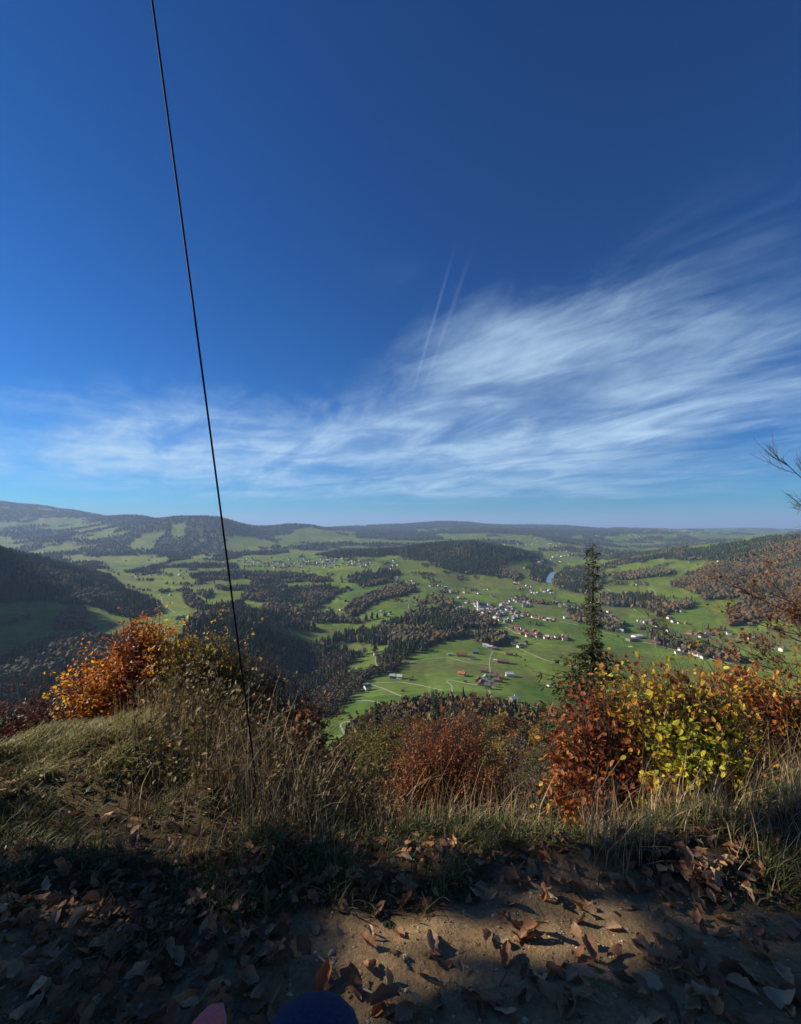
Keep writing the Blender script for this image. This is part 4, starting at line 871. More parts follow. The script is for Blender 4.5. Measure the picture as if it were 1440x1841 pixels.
# ------------------------------------------------------------------ foreground: shrubs
def gz1(x, y): return float(height(np.array([float(x)]), np.array([float(y)]))[0])
_lm = {}
def leaf_mesh(shape, col):
    k = (shape, tuple(np.round(col, 3)))
    if k not in _lm:
        v, f = HEX; v = v.copy(); v[:, 2] *= (1 + shape * 0.8); v[:, 0] *= (1.25, 1.05, 1.4)[shape]
        me = make_mesh('leaf', v, f, np.tile(np.array(col), (len(v), 1))); me.materials.append(M_LEAF); _lm[k] = me
    return _lm[k]
def shrub(name, label, blobs, bases, palette, size, ntwig, lpt, singles=0, bare=0.0, seed=1, lift=0.5, stemcol=M_TWIG, group=None, twig_r=0.0035, zone=None, out=0.45):
    """blobs: [(centre, radii, weight)]; twigs run from the bases to points spread through the blobs, leaves along their outer part"""
    g = np.random.default_rng(seed)
    bases = [np.array((b[0], b[1], gz1(b[0], b[1]) - 0.03)) for b in bases]
    root = thing(name, label, 'shrub', tuple(bases[0]), 0, group); off = bases[0]
    w = np.array([b[2] for b in blobs], float); w /= w.sum()
    st = MB(); P, A, Nn = [], [], []
    for k in range(ntwig):
        c, r, _ = blobs[g.choice(len(blobs), p=w)]
        u = g.normal(size=3); u /= np.linalg.norm(u); tip = np.array(c) + u * np.array(r) * g.uniform(out, 1.0) ** 0.7 * (1.22 if g.random() < .14 else 1.0)
        b = min(bases, key=lambda q: np.hypot(q[0] - tip[0], q[1] - tip[1]) + g.uniform(0, 0.3)) + g.normal(size=3) * (0.05, 0.05, 0)
        mid = b * 0.45 + tip * 0.55 + np.array((g.normal() * .06, g.normal() * .06, lift * np.linalg.norm(tip - b) * g.uniform(.1, .5)))
        path = bez(b, mid, tip, 9); path[1:] += g.normal(size=(8, 3)) * 0.006
        L_ = np.linalg.norm(tip - b); st.tube(path, np.linspace(twig_r * (1 + L_), twig_r * .3, 9), 4, cap=False)
        # side twigs with leaves
        nl = int(lpt * g.uniform(.5, 1.4)) if g.random() > bare else int(lpt * .06)
        for s in range(4):
            t0 = g.uniform(.35, .95); i0 = int(t0 * 8); d = unit(path[min(8, i0 + 1)] - path[max(0, i0 - 1)] + g.normal(size=3) * .7); ln = g.uniform(.1, .28) * min(1.4, L_ + .3)
            tw = bez(path[i0], path[i0] + d * ln * .5, path[i0] + d * ln + (0, 0, g.uniform(-.02, .05)), 5); st.tube(tw, np.linspace(twig_r * .6, twig_r * .25, 5), 3, cap=False)
            for q in range(max(0, nl // 5)):
                t = g.uniform(.15, 1.0); p = tw[0] * (1 - t) + tw[-1] * t; a = unit(d + g.normal(size=3) * .8 + (0, 0, -.15))
                P.append(p + g.normal(size=3) * .012); A.append(a); Nn.append(g.normal(size=3) * .55 + (-.2, -.25, .8))
        for q in range(nl // 5 + 1 if nl > 2 else 0):
            t = g.uniform(.5, 1.0); p = path[int(t * 8)]; P.append(p + g.normal(size=3) * .02); A.append(g.normal(size=3) + (0, 0, -.1)); Nn.append(g.normal(size=3) * .55 + (-.2, -.25, .8))
    P = np.array(P); A = np.array(A); Nn = np.array(Nn); n = len(P)
    pal = np.array([c for c, _ in palette]); pw = np.array([q for _, q in palette], float)
    ci = np.zeros(n, int)
    clump = fbm(P[:, 0] * 2.6 + P[:, 2] * 1.7 + seed * 7, P[:, 1] * 2.6 - P[:, 2] * 2.2, seed, 2)
    cum = np.cumsum(pw / pw.sum()); q_ = np.clip((clump - .5) * 1.5 + .5 + g.normal(0, .17, n), 0, .999); ci = np.searchsorted(cum, q_); ci = np.clip(ci, 0, len(pal) - 1)
    if zone is not None: ci = zone(P, ci, g)
    sz = size * g.uniform(.42, 1.3, n); fr = frames_from(A, Nn); col = pal[ci]
    px, py = proj(P[:, 0], P[:, 1], P[:, 2])
    vis = (px > 0) & (px < 1440) & (py < 1841)
    one = np.zeros(n, bool)
    if singles:
        sc = np.where(vis, sz / np.linalg.norm(P, axis=1), 0); one[np.argsort(-sc)[:singles]] = True
    m = MB(); cc = col[~one] * g.uniform(.72, 1.28, (int((~one).sum()), 1))
    m.inst(*(HEX if singles else KITE), P[~one], fr[~one], sz[~one], cc); m.v = [q - off for q in m.v]
    me = m.mesh('foliage'); fo = link('foliage', me, M_LEAF, root); fo['kind'] = 'stuff'
    st.v = [q - off for q in st.v]; link('twigs', st.mesh('twigs'), stemcol, root)
    for i in np.nonzero(one)[0]:
        o = link('leaf', leaf_mesh(int(g.integers(0, 3)), col[i]), None, root)
        M3 = Matrix(((fr[i, 0, 0], fr[i, 1, 0], fr[i, 2, 0]), (fr[i, 0, 1], fr[i, 1, 1], fr[i, 2, 1]), (fr[i, 0, 2], fr[i, 1, 2], fr[i, 2, 2]))) * float(sz[i])
        mm = M3.to_4x4(); mm.translation = Vector(tuple(P[i] - off)); o.matrix_local = mm
    print('shrub', name, n, 'leaves')
    return root
def blob(px, py, Y, rx, ry, rz_, w=1.0): return (tuple(at(px, py, Y)), (rx, ry, rz_), w)
ORANGE = [((.60, .40, .04), 1.5), ((.64, .30, .03), 2.4), ((.58, .21, .03), 2.6), ((.44, .12, .028), 2.0), ((.24, .07, .025), 1.0)]
shrub('beech_bush', 'bright orange and yellow beech bush behind the grassy mound', [blob(258, 1125, 4.9, .30, .3, .22, .8), blob(262, 1165, 4.9, .45, .4, .33), blob(222, 1205, 4.8, .66, .4, .30, 1.4), blob(300, 1200, 4.7, .36, .4, .36, 1), blob(185, 1235, 4.7, .50, .35, .26, 1.1), blob(160, 1215, 4.8, .25, .3, .14, .3), blob(270, 1262, 4.5, .5, .35, .24, .9), blob(330, 1185, 4.7, .36, .35, .30, .8)],
      [(-3.15, 5.05), (-2.95, 4.9)], ORANGE, .041, 780, 54, seed=3, twig_r=.003)
OLIVE = [((.20, .17, .04), 2), ((.32, .24, .045), 2), ((.40, .24, .05), 1.6), ((.17, .10, .045), 1.5), ((.54, .30, .045), 1.5)]
shrub('olive_bush', 'olive brown willow bush with upright twigs beside the orange beech', [blob(348, 1195, 4.6, .42, .35, .42), blob(402, 1192, 4.5, .32, .3, .38, 1.0), blob(330, 1270, 4.4, .4, .3, .2, .7)],
      [(-2.2, 4.5), (-1.95, 4.4)], OLIVE, .042, 460, 34, seed=4, bare=.2)
shrub('bare_bush', 'thin bush with bare twigs and few rusty leaves near the cable foot', [blob(455, 1225, 4.4, .32, .3, .38), blob(500, 1250, 4.3, .35, .3, .34, 1.1), blob(560, 1300, 4.0, .3, .3, .25, .8)],
      [(-1.45, 4.2), (-1.0, 4.0)], [((.14, .09, .035), 2), ((.32, .12, .035), 1), ((.09, .06, .03), 2), ((.40, .20, .08), .5)], .042, 280, 16, seed=5, bare=.4)
shrub('red_bush', 'small bush with pinkish red leaves to the right of the cable', [blob(545, 1290, 4.1, .22, .25, .13), blob(505, 1310, 4.0, .3, .25, .2, .8)],
      [(-0.95, 3.9)], [((.30, .06, .045), 2), ((.22, .05, .03), 2), ((.38, .16, .09), 1), ((.10, .04, .025), 1)], .04, 110, 24, seed=6)
shrub('dark_red_bush', 'low dark red bush at the foot of the orange beech', [blob(30, 1285, 4.6, .5, .35, .22), blob(100, 1280, 4.6, .45, .35, .20, 1), blob(-40, 1290, 4.6, .5, .35, .25, .8), blob(20, 1320, 4.2, .45, .3, .2, .6)],
      [(-4.1, 4.6), (-3.6, 4.5)], [((.085, .026, .018), 3), ((.12, .04, .02), 2), ((.06, .03, .018), 2), ((.17, .06, .025), .6)], .038, 260, 36, seed=7)
COPPER = [((.40, .115, .045), 3), ((.48, .17, .06), 2.4), ((.30, .085, .04), 2), ((.52, .26, .09), .8)]
shrub('copper_bush', 'copper red beech bush with pale stems in the middle of the slope edge', [blob(755, 1315, 7.2, .55, .5, .36), blob(835, 1292, 7.4, .48, .5, .36), blob(790, 1365, 6.8, .75, .5, .35, 1.2), blob(720, 1380, 6.5, .35, .4, .25, .5), blob(870, 1380, 6.6, .35, .4, .25, .5)],
      [(.45, 6.9), (.75, 7.0)], COPPER, .038, 560, 50, seed=8, bare=.1)
shrub('thorn_bush', 'dark leafless thicket left of the copper bush', [blob(600, 1370, 3.9, .28, .3, .22), blob(640, 1400, 3.7, .25, .3, .2), blob(560, 1390, 3.8, .25, .3, .22)],
      [(-.45, 3.7)], [((.05, .05, .02), 2), ((.09, .07, .03), 2), ((.05, .035, .02), 2)], .045, 80, 12, seed=9, bare=.3)
REDL = [((.26, .07, .03), 1.3), ((.40, .12, .035), 1.8), ((.52, .21, .04), 2.2), ((.62, .36, .045), 2.2), ((.55, .46, .06), 1.6)]
shrub('red_beech_bush', 'red brown beech bush between the lone spruce and the yellow green bush', [blob(1050, 1290, 2.95, .28, .28, .25), blob(1025, 1370, 2.8, .24, .25, .22), blob(1110, 1330, 2.85, .25, .25, .26, 1.2), blob(1085, 1228, 3.0, .2, .2, .15, .7), blob(1150, 1230, 2.9, .2, .2, .16, .7), blob(1075, 1420, 2.7, .22, .2, .12, .6)],
      [(1.2, 2.75), (1.4, 2.8)], REDL, .040, 250, 20, bare=.16, singles=300, seed=10, twig_r=.0028)
def zone_green(P, ci, g):
    px, py = proj(P[:, 0], P[:, 1], P[:, 2]); d = np.hypot((px - 1250) / 120, (py - 1345) / 70)
    return np.where(g.random(len(ci)) < np.clip(1.15 - d, 0, .85), g.choice([0, 0, 1, 2], len(ci)), np.where(ci < 1, g.choice([2, 3, 4], len(ci)), np.where((py > 1400) & (g.random(len(ci)) < .4), 4, ci)))
YG = [((.26, .33, .03), 1.2), ((.42, .42, .035), 1.6), ((.60, .48, .045), 2.2), ((.52, .26, .035), 2.2), ((.32, .11, .035), 1.8)]
shrub('yellow_green_bush', 'yellow and lime green beech bush glowing in the sun above the dry grass', [blob(1180, 1280, 2.75, .25, .25, .24), blob(1240, 1340, 2.6, .27, .25, .24, 1.4), blob(1300, 1290, 2.7, .25, .25, .26), blob(1200, 1400, 2.5, .25, .2, .14, .7), blob(1190, 1208, 2.9, .2, .2, .13, .6), blob(1260, 1220, 2.9, .22, .2, .13, .6), blob(1330, 1380, 2.5, .22, .2, .16, .7)],
      [(1.75, 2.55), (1.95, 2.6)], YG, .042, 320, 22, bare=.14, singles=300, seed=11, twig_r=.0028, zone=zone_green)
shrub('orange_beech_bush', 'orange and rust beech bush beside the bare twigs', [blob(1380, 1228, 3.1, .34, .3, .18, 1.2), blob(1305, 1212, 3.2, .28, .25, .13, .9), blob(1420, 1310, 2.9, .3, .25, .26, 1.2), blob(1430, 1400, 2.7, .3, .25, .2, .8), blob(1490, 1300, 2.9, .3, .3, .3, .6)],
      [(2.5, 2.85), (2.8, 2.9)], [((.52, .20, .035), 2.4), ((.40, .12, .035), 2.0), ((.62, .36, .04), 2.0), ((.26, .085, .03), 1.4), ((.58, .46, .06), 1.2)], .041, 320, 21, bare=.14, singles=300, seed=12, twig_r=.0028)

# ------------------------------------------------------------------ the lone spruce
def lone_spruce():
    g = np.random.default_rng(41); top = at(1064, 976, 15.0); bz = gz1(top[0], top[1]); H = top[2] - bz
    root = thing('spruce_tree', 'lone spruce with a ragged narrow top rising from behind the red bush', 'tree', (top[0], top[1], bz))
    tr = MB(); zs = np.linspace(-.3, H, 14); tr.tube(np.column_stack([.05 * np.sin(zs * .6), .04 * np.cos(zs * .5), zs]), np.linspace(.17, .012, 14), 8); link('trunk', tr.mesh('trunk', True), M_BARK, root)
    br = MB(); P, A, Nn, Sz = [], [], [], []
    z = H - .08
    while z > .8:
        d = H - z
        ln = .10 + .065 * d if d < 3.3 else (.34 + (d - 3.3) * 1.1 if d < 4.5 else 1.66 + .06 * (d - 4.5))
        nb = (4 if g.random() < .8 else 1) if d < 3.4 else 8
        for q in range(nb):
            an = g.uniform(0, 6.283); l = ln * g.uniform(.45, 1.25)
            if d < 1.2: l *= 1.0 + .9 * math.sin(d / 1.2 * math.pi)
            dr = np.array([math.cos(an), math.sin(an), 0]); dz = (.25 if d < 1.0 else -.35 if d < 3.5 else -.12)
            p0 = np.array([0, 0, z + g.uniform(-.05, .05)]); tip = p0 + dr * l + (0, 0, dz * l); mid = (p0 + tip) / 2 + (0, 0, -.10 * l)
            path = bez(p0, mid, tip + (0, 0, .06 * l), 6); br.tube(path, np.linspace(.008 + .006 * l, .003, 6), 4, cap=False)
            k = int(5 + 22 * l) if d < 3.4 else int(8 + 30 * l)
            for _ in range(k):
                t = g.uniform(.08, 1.0); p = path[int(t * 5)]; side = np.cross(dr, (0, 0, 1)) * g.choice([-1, 1])
                a = unit(dr * .5 + side * g.uniform(.2, 1) + (0, 0, g.uniform(-.9, .05))); P.append(p + a * g.uniform(0, .10) * (1 + l * .6)); A.append(a); Nn.append(g.normal(size=3) * .7 + (0, 0, .6)); Sz.append(g.uniform(.07, .15) * (1 if d < 3.4 else 1.35))
        z -= g.uniform(.07, .13) if d < 3.4 else g.uniform(.15, .24)
    P = np.array(P); n = len(P); tv = KITE[0] * (.62, 1, 1.2)
    c = np.array([(.062, .074, .026), (.080, .092, .034), (.050, .062, .026), (.105, .10, .04)])[g.integers(0, 4, n)] * g.uniform(.7, 1.3, (n, 1))
    m = MB(); m.inst(tv, KITE[1], P, frames_from(np.array(A), np.array(Nn)), np.array(Sz), c)
    link('branches', br.mesh('branches'), M_BARK, root); fo = link('needles', m.mesh('needles'), M_TREEN, root); fo['kind'] = 'stuff'
    print('lone spruce', n, H)
lone_spruce()

# ------------------------------------------------------------------ half bare tree at the right edge
def bare_tree():
    g = np.random.default_rng(51); bx, by = 6.9, 6.2; bz = gz1(bx, by)
    root = thing('bare_tree', 'half bare beech reaching in from the right with thin grey twigs', 'tree', (bx, by, bz)); off = np.array([bx, by, bz])
    tr = MB(); tr.tube([(0, 0, -.3), (.1, .1, 2.5), (0, .2, 5), (.2, .1, 9)], [.16, .12, .09, .03], 8); link('trunk', tr.mesh('trunk', True), M_BARK, root)
    P, A = [], []
    def twigs(path, r, depth, m, leafy):
        m.tube(path, np.linspace(r, r * .35, len(path)), 5 if depth == 0 else 3, cap=False)
        if depth >= 3: return
        nn = (9, 6, 3)[depth]
        for _ in range(nn):
            i = int(g.uniform(.42 if depth == 0 else .25, .98) * (len(path) - 1)); d = unit(path[min(i + 1, len(path) - 1)] - path[max(0, i - 1)]); L_ = (.5, .28, .14)[depth] * g.uniform(.5, 1.1)
            d2 = unit(d + g.normal(size=3) * .4 + (0, 0, .22)); e = path[i] + d2 * L_; q = bez(path[i], path[i] + d2 * L_ * .55 + (0, 0, -.05 * L_), e + (0, 0, .10 * L_), 6)
            twigs(q, r * .5, depth + 1, m, leafy)
            if g.random() < leafy:
                for _k in range(1): P.append(q[int(g.uniform(2, 5.9))] + g.normal(size=3) * .02); A.append(g.normal(size=3))
    for (p1, p2, Y, leafy, r) in [((1500, 905), (1404, 824), 6.0, .03, .012), ((1490, 940), (1416, 888), 6.0, .02, .010), ((1480, 1120), (1300, 1042), 5.2, .8, .010), ((1500, 1150), (1330, 1110), 5.0, .6, .009), ((1470, 1225), (1260, 1150), 4.6, .35, .008), ((1500, 1200), (1345, 1175), 4.6, .5, .008), ((1500, 1100), (1370, 1060), 5.2, .8, .009), ((1490, 1260), (1160, 1120), 4.2, .12, .007), ((1500, 1170), (1390, 1130), 5.0, .8, .008)]:
        a = at(*p1, Y + .3) - off; b = at(*p2, Y) - off; t0 = np.array([.1, .1, max(.6, a[2] * .6 + .5)])
        p = np.vstack([bez(t0, (t0 + a) / 2 + (0, 0, .25), a, 5)[:-1], bez(a, (a + b) / 2 + (0, 0, -.06 * np.linalg.norm(b - a)), b, 8)]); m = MB(); twigs(p, r, 0, m, leafy)
        link('branch', m.mesh('branch'), M_TWIG, root)
    P = np.array(P); n = len(P); pal = np.array([(.26, .10, .045), (.34, .15, .06), (.17, .07, .04)])
    m = MB(); m.inst(*HEX, P, frames_from(np.array(A), g.normal(size=(n, 3)) + (0, 0, .6)), g.uniform(.03, .055, n), pal[g.integers(0, 3, n)]); fo = link('dry_leaves', m.mesh('dry_leaves'), M_LEAF, root); fo['kind'] = 'stuff'
bare_tree()

# ------------------------------------------------------------------ beech out of frame on the left: its crown shades the path
LIT = [[(550, 1660), (620, 1585), (740, 1570), (805, 1660), (840, 1960), (600, 1960)], [(800, 1650), (880, 1560), (1020, 1565), (1140, 1605), (1250, 1680), (1225, 1810), (1060, 1810), (900, 1770)],
       [(1130, 1520), (1220, 1470), (1380, 1530), (1380, 1670), (1220, 1680)], [(-400, 1340), (260, 1280), (340, 1310), (180, 1450), (0, 1510), (-400, 1600)], [(540, 1430), (760, 1440), (820, 1570), (640, 1560)], [(910, 1480), (1020, 1465), (1060, 1550), (950, 1575)],
       [(20, 1590), (180, 1540), (250, 1590), (110, 1665)], [(260, 1480), (420, 1470), (440, 1540), (300, 1550)]]
def shade_beech():
    g = np.random.default_rng(61); bx, by = -11.6, 4.6; bz = gz1(bx, by)
    root = thing('beech_tree', 'broad beech beside the path whose crown shades the bare earth', 'tree', (bx, by, bz)); off = np.array([bx, by, bz])
    n = 24000
    pt = np.column_stack([g.uniform(-3.6, 3.2, n), g.uniform(-.9, 2.6, n), np.full(n, -1.28)])
    px, py = proj(pt[:, 0], pt[:, 1], pt[:, 2]); py = py + 40 * (fbm(pt[:, 0] * 6, pt[:, 1] * 6, 77, 2) - .5); px = px + 60 * (fbm(pt[:, 0] * 5 + 9, pt[:, 1] * 5, 78, 2) - .5)
    px = np.where(np.isnan(py), 500, px); py = np.where(np.isnan(py), 3000, py); keep = (py + 190 * (fbm(pt[:, 0] * 3.5, pt[:, 1] * 5, 76, 3) - .5) > 1462)
    for q in LIT: keep &= ~inpoly(px, py, q)
    keep &= (fbm(pt[:, 0] * 2.8, pt[:, 1] * 4.5, 79, 3) < .585)
    pt = pt[keep]; n = len(pt); t = g.normal(12.2, 1.0, n).clip(10.2, 14.5); P = pt + t[:, None] * S
    m = MB(); pal = np.array([(.28, .10, .03), (.35, .18, .04), (.2, .07, .03)])
    m.inst(*KITE, P - off, frames_from(g.normal(size=(n, 3)), g.normal(size=(n, 3)) * .8 + S), g.uniform(.11, .16, n), pal[g.integers(0, 3, n)]); fo = link('foliage', m.mesh('foliage'), M_LEAF, root); fo['kind'] = 'stuff'
    tr = MB(); tr.tube([(0, 0, -.3), (.1, -.1, 1.6), (.3, -.2, 3.4), (.4, -.3, 6.0)], [.22, .18, .14, .05], 9); link('trunk', tr.mesh('trunk', True), M_BARK, root)
    bm_ = MB()
    for i in range(26):
        e = P[g.integers(0, n)] - off; s0 = np.array([.25, -.15, g.uniform(2.2, 4.6)]); bm_.tube(bez(s0, (s0 + e) / 2 + (0, 0, .5), e, 7), np.linspace(.05, .008, 7), 5, cap=False)
    link('limbs', bm_.mesh('limbs'), M_BARK, root)
    print('shade leaves', n)
shade_beech()

# ------------------------------------------------------------------ grass
def blades(name, label, pts, h, lean, width, col, seed):
    g = np.random.default_rng(seed); n = len(pts); d = g.uniform(0, 6.283, n); ld = np.stack([np.cos(d), np.sin(d), np.zeros(n)], -1)
    ld += np.array([.25, -.15, 0]); wv = np.cross(ld, (0, 0, 1)); wv = unit(wv); d2 = g.uniform(0, 6.283, n); wv = unit(wv + .5 * np.stack([np.cos(d2), np.sin(d2), np.zeros(n)], -1))
    V = []
    for t, w in ((0, 1.0), (.4, .85), (.75, .55)):
        c = pts + np.stack([0 * h, 0 * h, h * t * np.maximum(.25, 1 - .35 * lean * t)], -1) + ld * (lean * h * t * t)[:, None]
        V += [c - wv * (width * w)[:, None], c + wv * (width * w)[:, None]]
    V.append(pts + np.stack([0 * h, 0 * h, h * np.maximum(.2, 1 - .35 * lean)], -1) + ld * (lean * h)[:, None])
    V = np.stack(V, 1); o = (np.arange(n) * 7)[:, None, None]
    q = (np.array([(0, 1, 3, 2), (2, 3, 5, 4)])[None] + o).reshape(-1, 4); t3 = (np.array([(4, 5, 6)])[None] + o).reshape(-1, 3)
    me = make_mesh('grass', V.reshape(-1, 3), [q, t3], np.repeat(col, 7, 0)); return tag(link(name, me, M_GRASS), label, 'grass', None, 'stuff')
def gpts(n, fn):
    x = rng.uniform(-4.6, 4.6, n); y = rng.uniform(.9, 5.0, n); ok = np.abs(x) < y * 1.02 + .25; x, y = x[ok], y[ok]
    z = height(x, y); px, py = proj(x, y, z); p = fn(x, y, px, py); k = rng.random(len(x)) < p
    return np.stack([x[k], y[k], z[k] - .01], -1), px[k], py[k]
def edge_at(x, y): return 1.47 + 0.62 * (fbm(x / 0.42, y / 0.42 + 4, 63, 3) - 0.5) + 0.10 * np.sin(x * 2.1)
tuft = lambda x, y, s: sstep(.42, .62, fbm(x / s, y / s, 91, 3))
# short green verge
def heapless(px, py): return 1 - .93 * np.exp(-(((px - 1262) / 85) ** 2 + ((py - 1590) / 62) ** 2) ** 2)
def f1(x, y, px, py): return heapless(px, py) * sstep(-.02, .14, y - edge_at(x, y)) * (1 - sstep(2.3, 3.0, y)) * (.10 + .9 * tuft(x, y, .20)) * np.where(px < 560, .6, 1)
p, px, py = gpts(420000, f1); n = len(p)
gcolr = np.array([(.06, .08, .025), (.085, .10, .03), (.13, .12, .045), (.22, .17, .085)])[rng.choice(4, n, p=[.3, .28, .24, .18])] * rng.uniform(.7, 1.3, (n, 1))
blades('grass', 'green grass tufts along the edge of the bare path', p, rng.uniform(.035, .12, n) * (.6 + .6 * tuft(p[:, 0], p[:, 1], .3)), rng.uniform(.2, 1.1, n), rng.uniform(.0015, .003, n), gcolr, 101); print('grass', n)
# yellow green turf on the mound
def f2(x, y, px, py): return (np.exp(-(((x + 2.1) / 1.3) ** 2 + ((y - 2.95) / .55) ** 2)) > .32) * (.35 + .65 * tuft(x, y, .2))
p, px, py = gpts(280000, f2); n = len(p)
gcolr = np.array([(.25, .24, .06), (.31, .27, .085), (.38, .30, .13), (.17, .18, .05)])[rng.integers(0, 4, n)] * rng.uniform(.7, 1.3, (n, 1))
blades('turf', 'sunlit yellow green turf on the mound at the left', p, rng.uniform(.04, .11, n), rng.uniform(.3, 1.2, n), rng.uniform(.0015, .003, n), gcolr, 102); print('turf', n)
# dry straw
def f3(x, y, px, py): return heapless(px, py + 25) * (sstep(1.62, 2.0, y) * (1 - sstep(4.0, 4.6, y)) * sstep(170, 330, px) * (px < 640) * (.04 + .75 * tuft(x + 5, y, .30)) + .22 * ((px > 640) & (px < 1000)) * sstep(1.9, 2.2, y) * (1 - sstep(2.9, 3.4, y)) + 1.0 * ((px > 1050) & (px < 1560)) * sstep(1.55, 1.8, y) * (1 - sstep(2.4, 2.8, y)) * (.3 + .7 * tuft(x + 9, y, .3)))
p, px, py = gpts(110000, f3); n = len(p)
gcolr = np.array([(.38, .28, .15), (.52, .41, .23), (.25, .175, .09), (.14, .10, .05)])[rng.choice(4, n, p=[.35, .2, .3, .15])] * rng.uniform(.7, 1.25, (n, 1))
hh = rng.gamma(4, .068, n).clip(.08, .62) * np.where(px < 640, .55 + .45 * sstep(200, 420, px), .8); hh = np.where(py > 1500, hh * .8, hh)
blades('dry_grass', 'tall dry straw coloured grass stalks leaning along the slope edge', p, hh, rng.uniform(.05, .75, n), rng.uniform(.0011, .0024, n), gcolr, 103); print('straw', n)
# flattened dead grass over the soil
def f6(x, y, px, py): return sstep(-.12, .10, y - edge_at(x, y)) * (1 - sstep(3.3, 3.9, y)) * .7 + .05
p, px, py = gpts(60000, f6); n = len(p)
gcolr = np.array([(.20, .15, .08), (.28, .21, .12), (.13, .095, .05), (.08, .06, .035)])[rng.choice(4, n, p=[.3, .15, .3, .25])] * rng.uniform(.7, 1.25, (n, 1))
blades('thatch', 'flattened dead grass matted over the soil of the verge', p, rng.uniform(.018, .05, n), rng.uniform(1.2, 2.4, n), rng.uniform(.0012, .0026, n), gcolr, 104)
# withered weeds: thin stems with small brown and olive leaves
def f5(x, y, px, py): return sstep(220, 330, px) * (px < 700) * sstep(1.95, 2.4, y) * (1 - sstep(3.9, 4.4, y)) * .8
p, px, py = gpts(9500, f5); n = len(p); m = MB(); LP, LA = [], []
for i in range(n):
    h_ = rng.uniform(.15, .56) * (.7 + .3 * min(1, p[i, 1] / 3)); l_ = rng.normal(0, .14, 2) * h_; e = p[i] + np.array([l_[0] + .05, l_[1], h_]); pth = bez(p[i], p[i] + np.array([0, 0, h_ * .6]), e, 5); m.tube(pth, np.linspace(.0019, .0008, 5), 3, np.array((.20, .14, .08)) * rng.uniform(.5, 1.4), False)
    for q in range(rng.integers(5, 15)): t = rng.uniform(.25, 1); LP.append(pth[min(4, int(t * 5))] + rng.normal(size=3) * .012); LA.append(rng.normal(size=3) + (0, 0, .2))
n = len(LP); pal = np.array([(.16, .115, .05), (.11, .105, .035), (.20, .13, .07), (.09, .06, .035), (.24, .17, .05)])
m.inst(*KITE, np.array(LP), frames_from(np.array(LA), rng.normal(size=(n, 3)) + (-.2, -.2, .5)), rng.uniform(.018, .045, n), pal[rng.integers(0, 5, n)] * rng.uniform(.7, 1.3, (n, 1)))
tag(link('withered_weeds', m.mesh('withered_weeds'), M_GRASS), 'withered brown weeds standing in a thicket around the cable foot', 'weeds', None, 'stuff'); print('weed leaves', n)
# dark herbs: broad little leaves close to the ground
def f4(x, y, px, py): return sstep(-.1, .05, y - edge_at(x, y)) * (1 - sstep(2.2, 2.6, y)) * .8 * (fbm(x / .12, y / .12, 95, 2) > .58)
p, px, py = gpts(16000, f4); n = len(p); m = MB()
an = rng.uniform(0, 6.283, n); ax = np.stack([np.cos(an), np.sin(an), rng.uniform(.1, .7, n)], -1)
m.inst(*HEX, p + (0, 0, .01), frames_from(ax, rng.normal(size=(n, 3)) * .3 + (0, 0, 1)), rng.uniform(.02, .055, n), np.array([(.05, .09, .035), (.07, .11, .035), (.06, .08, .05)])[rng.integers(0, 3, n)] * rng.uniform(.7, 1.3, (n, 1)))
tag(link('herbs', m.mesh('herbs'), M_LEAF), 'low dark green herbs growing among the verge grass', 'herbs', None, 'stuff'); print('herbs', n)

# ------------------------------------------------------------------ fallen leaves
FCURL = []
def fallen_shape(seed):
    g = np.random.default_rng(seed); U, Vn = 9, 5; v = []; edge_ = g.uniform(.84, 1.12, (U, 2))
    curl = g.uniform(-4.5, 5.5); FCURL.append('arched' if curl < -1.5 else 'flat' if curl < 1.5 else 'cupped' if curl < 3.5 else 'tightly curled'); bend = g.uniform(-1.3, 1.9); tw = g.uniform(-.8, .8); asym = g.uniform(.7, 1.3)
    for i in range(U):
        t = i / (U - 1); w = (.29 * math.sin(math.pi * min(1, t ** .85 * .985 + .01)) ** 1.05 + .006) * (1 + .14 * math.sin(i * 2.3 + seed))
        for j in range(Vn):
            s = -1 + 2 * j / (Vn - 1); w_ = w * (edge_[i, 0] if s < -.6 else edge_[i, 1] if s > .6 else 1); a = s * w_ * curl; x = (math.sin(a) / curl if abs(curl) > .1 else s * w_) * (asym if s > 0 else 1); z = ((1 - math.cos(a)) / curl if abs(curl) > .1 else 0) + g.normal(0, .016) + .07 * abs(s)
            y = math.sin(t * bend) / bend; z += (1 - math.cos(t * bend)) / bend * .8; tt_ = tw * (t - .5); v.append((x * math.cos(tt_) - z * math.sin(tt_), y - .45, x * math.sin(tt_) + z * math.cos(tt_)))
    v = np.array(v); v[:, 2] -= v[:, 2].min()
    f = [(i * Vn + j, i * Vn + j + 1, (i + 1) * Vn + j + 1, (i + 1) * Vn + j) for i in range(U - 1) for j in range(Vn - 1)]
    # stalk
    b = len(v); v = np.vstack([v, [(-.012, -.44, .02), (.012, -.44, .02), (.03, -.72, .06), (.045, -.71, .06)]]); f.append((b, b + 1, b + 3, b + 2)); return v, [np.array(f)]
FSH = [fallen_shape(300 + i) for i in range(16)]
FPAL = [(.32, .155, .07), (.42, .23, .115), (.24, .115, .055), (.48, .31, .17), (.18, .09, .046), (.48, .17, .05)]
FNAME = ['reddish brown', 'light brown', 'dark brown', 'pale tan', 'blackish brown', 'rusty orange']
_fm = {}
def fallen_mesh(s, c):
    if (s, c) not in _fm:
        v, f = FSH[s]; me = make_mesh('fallen_leaf', v, f, np.tile(np.array(FPAL[c]), (len(v), 1)), True); me.materials.append(M_DRY); _fm[(s, c)] = me
    return _fm[(s, c)]
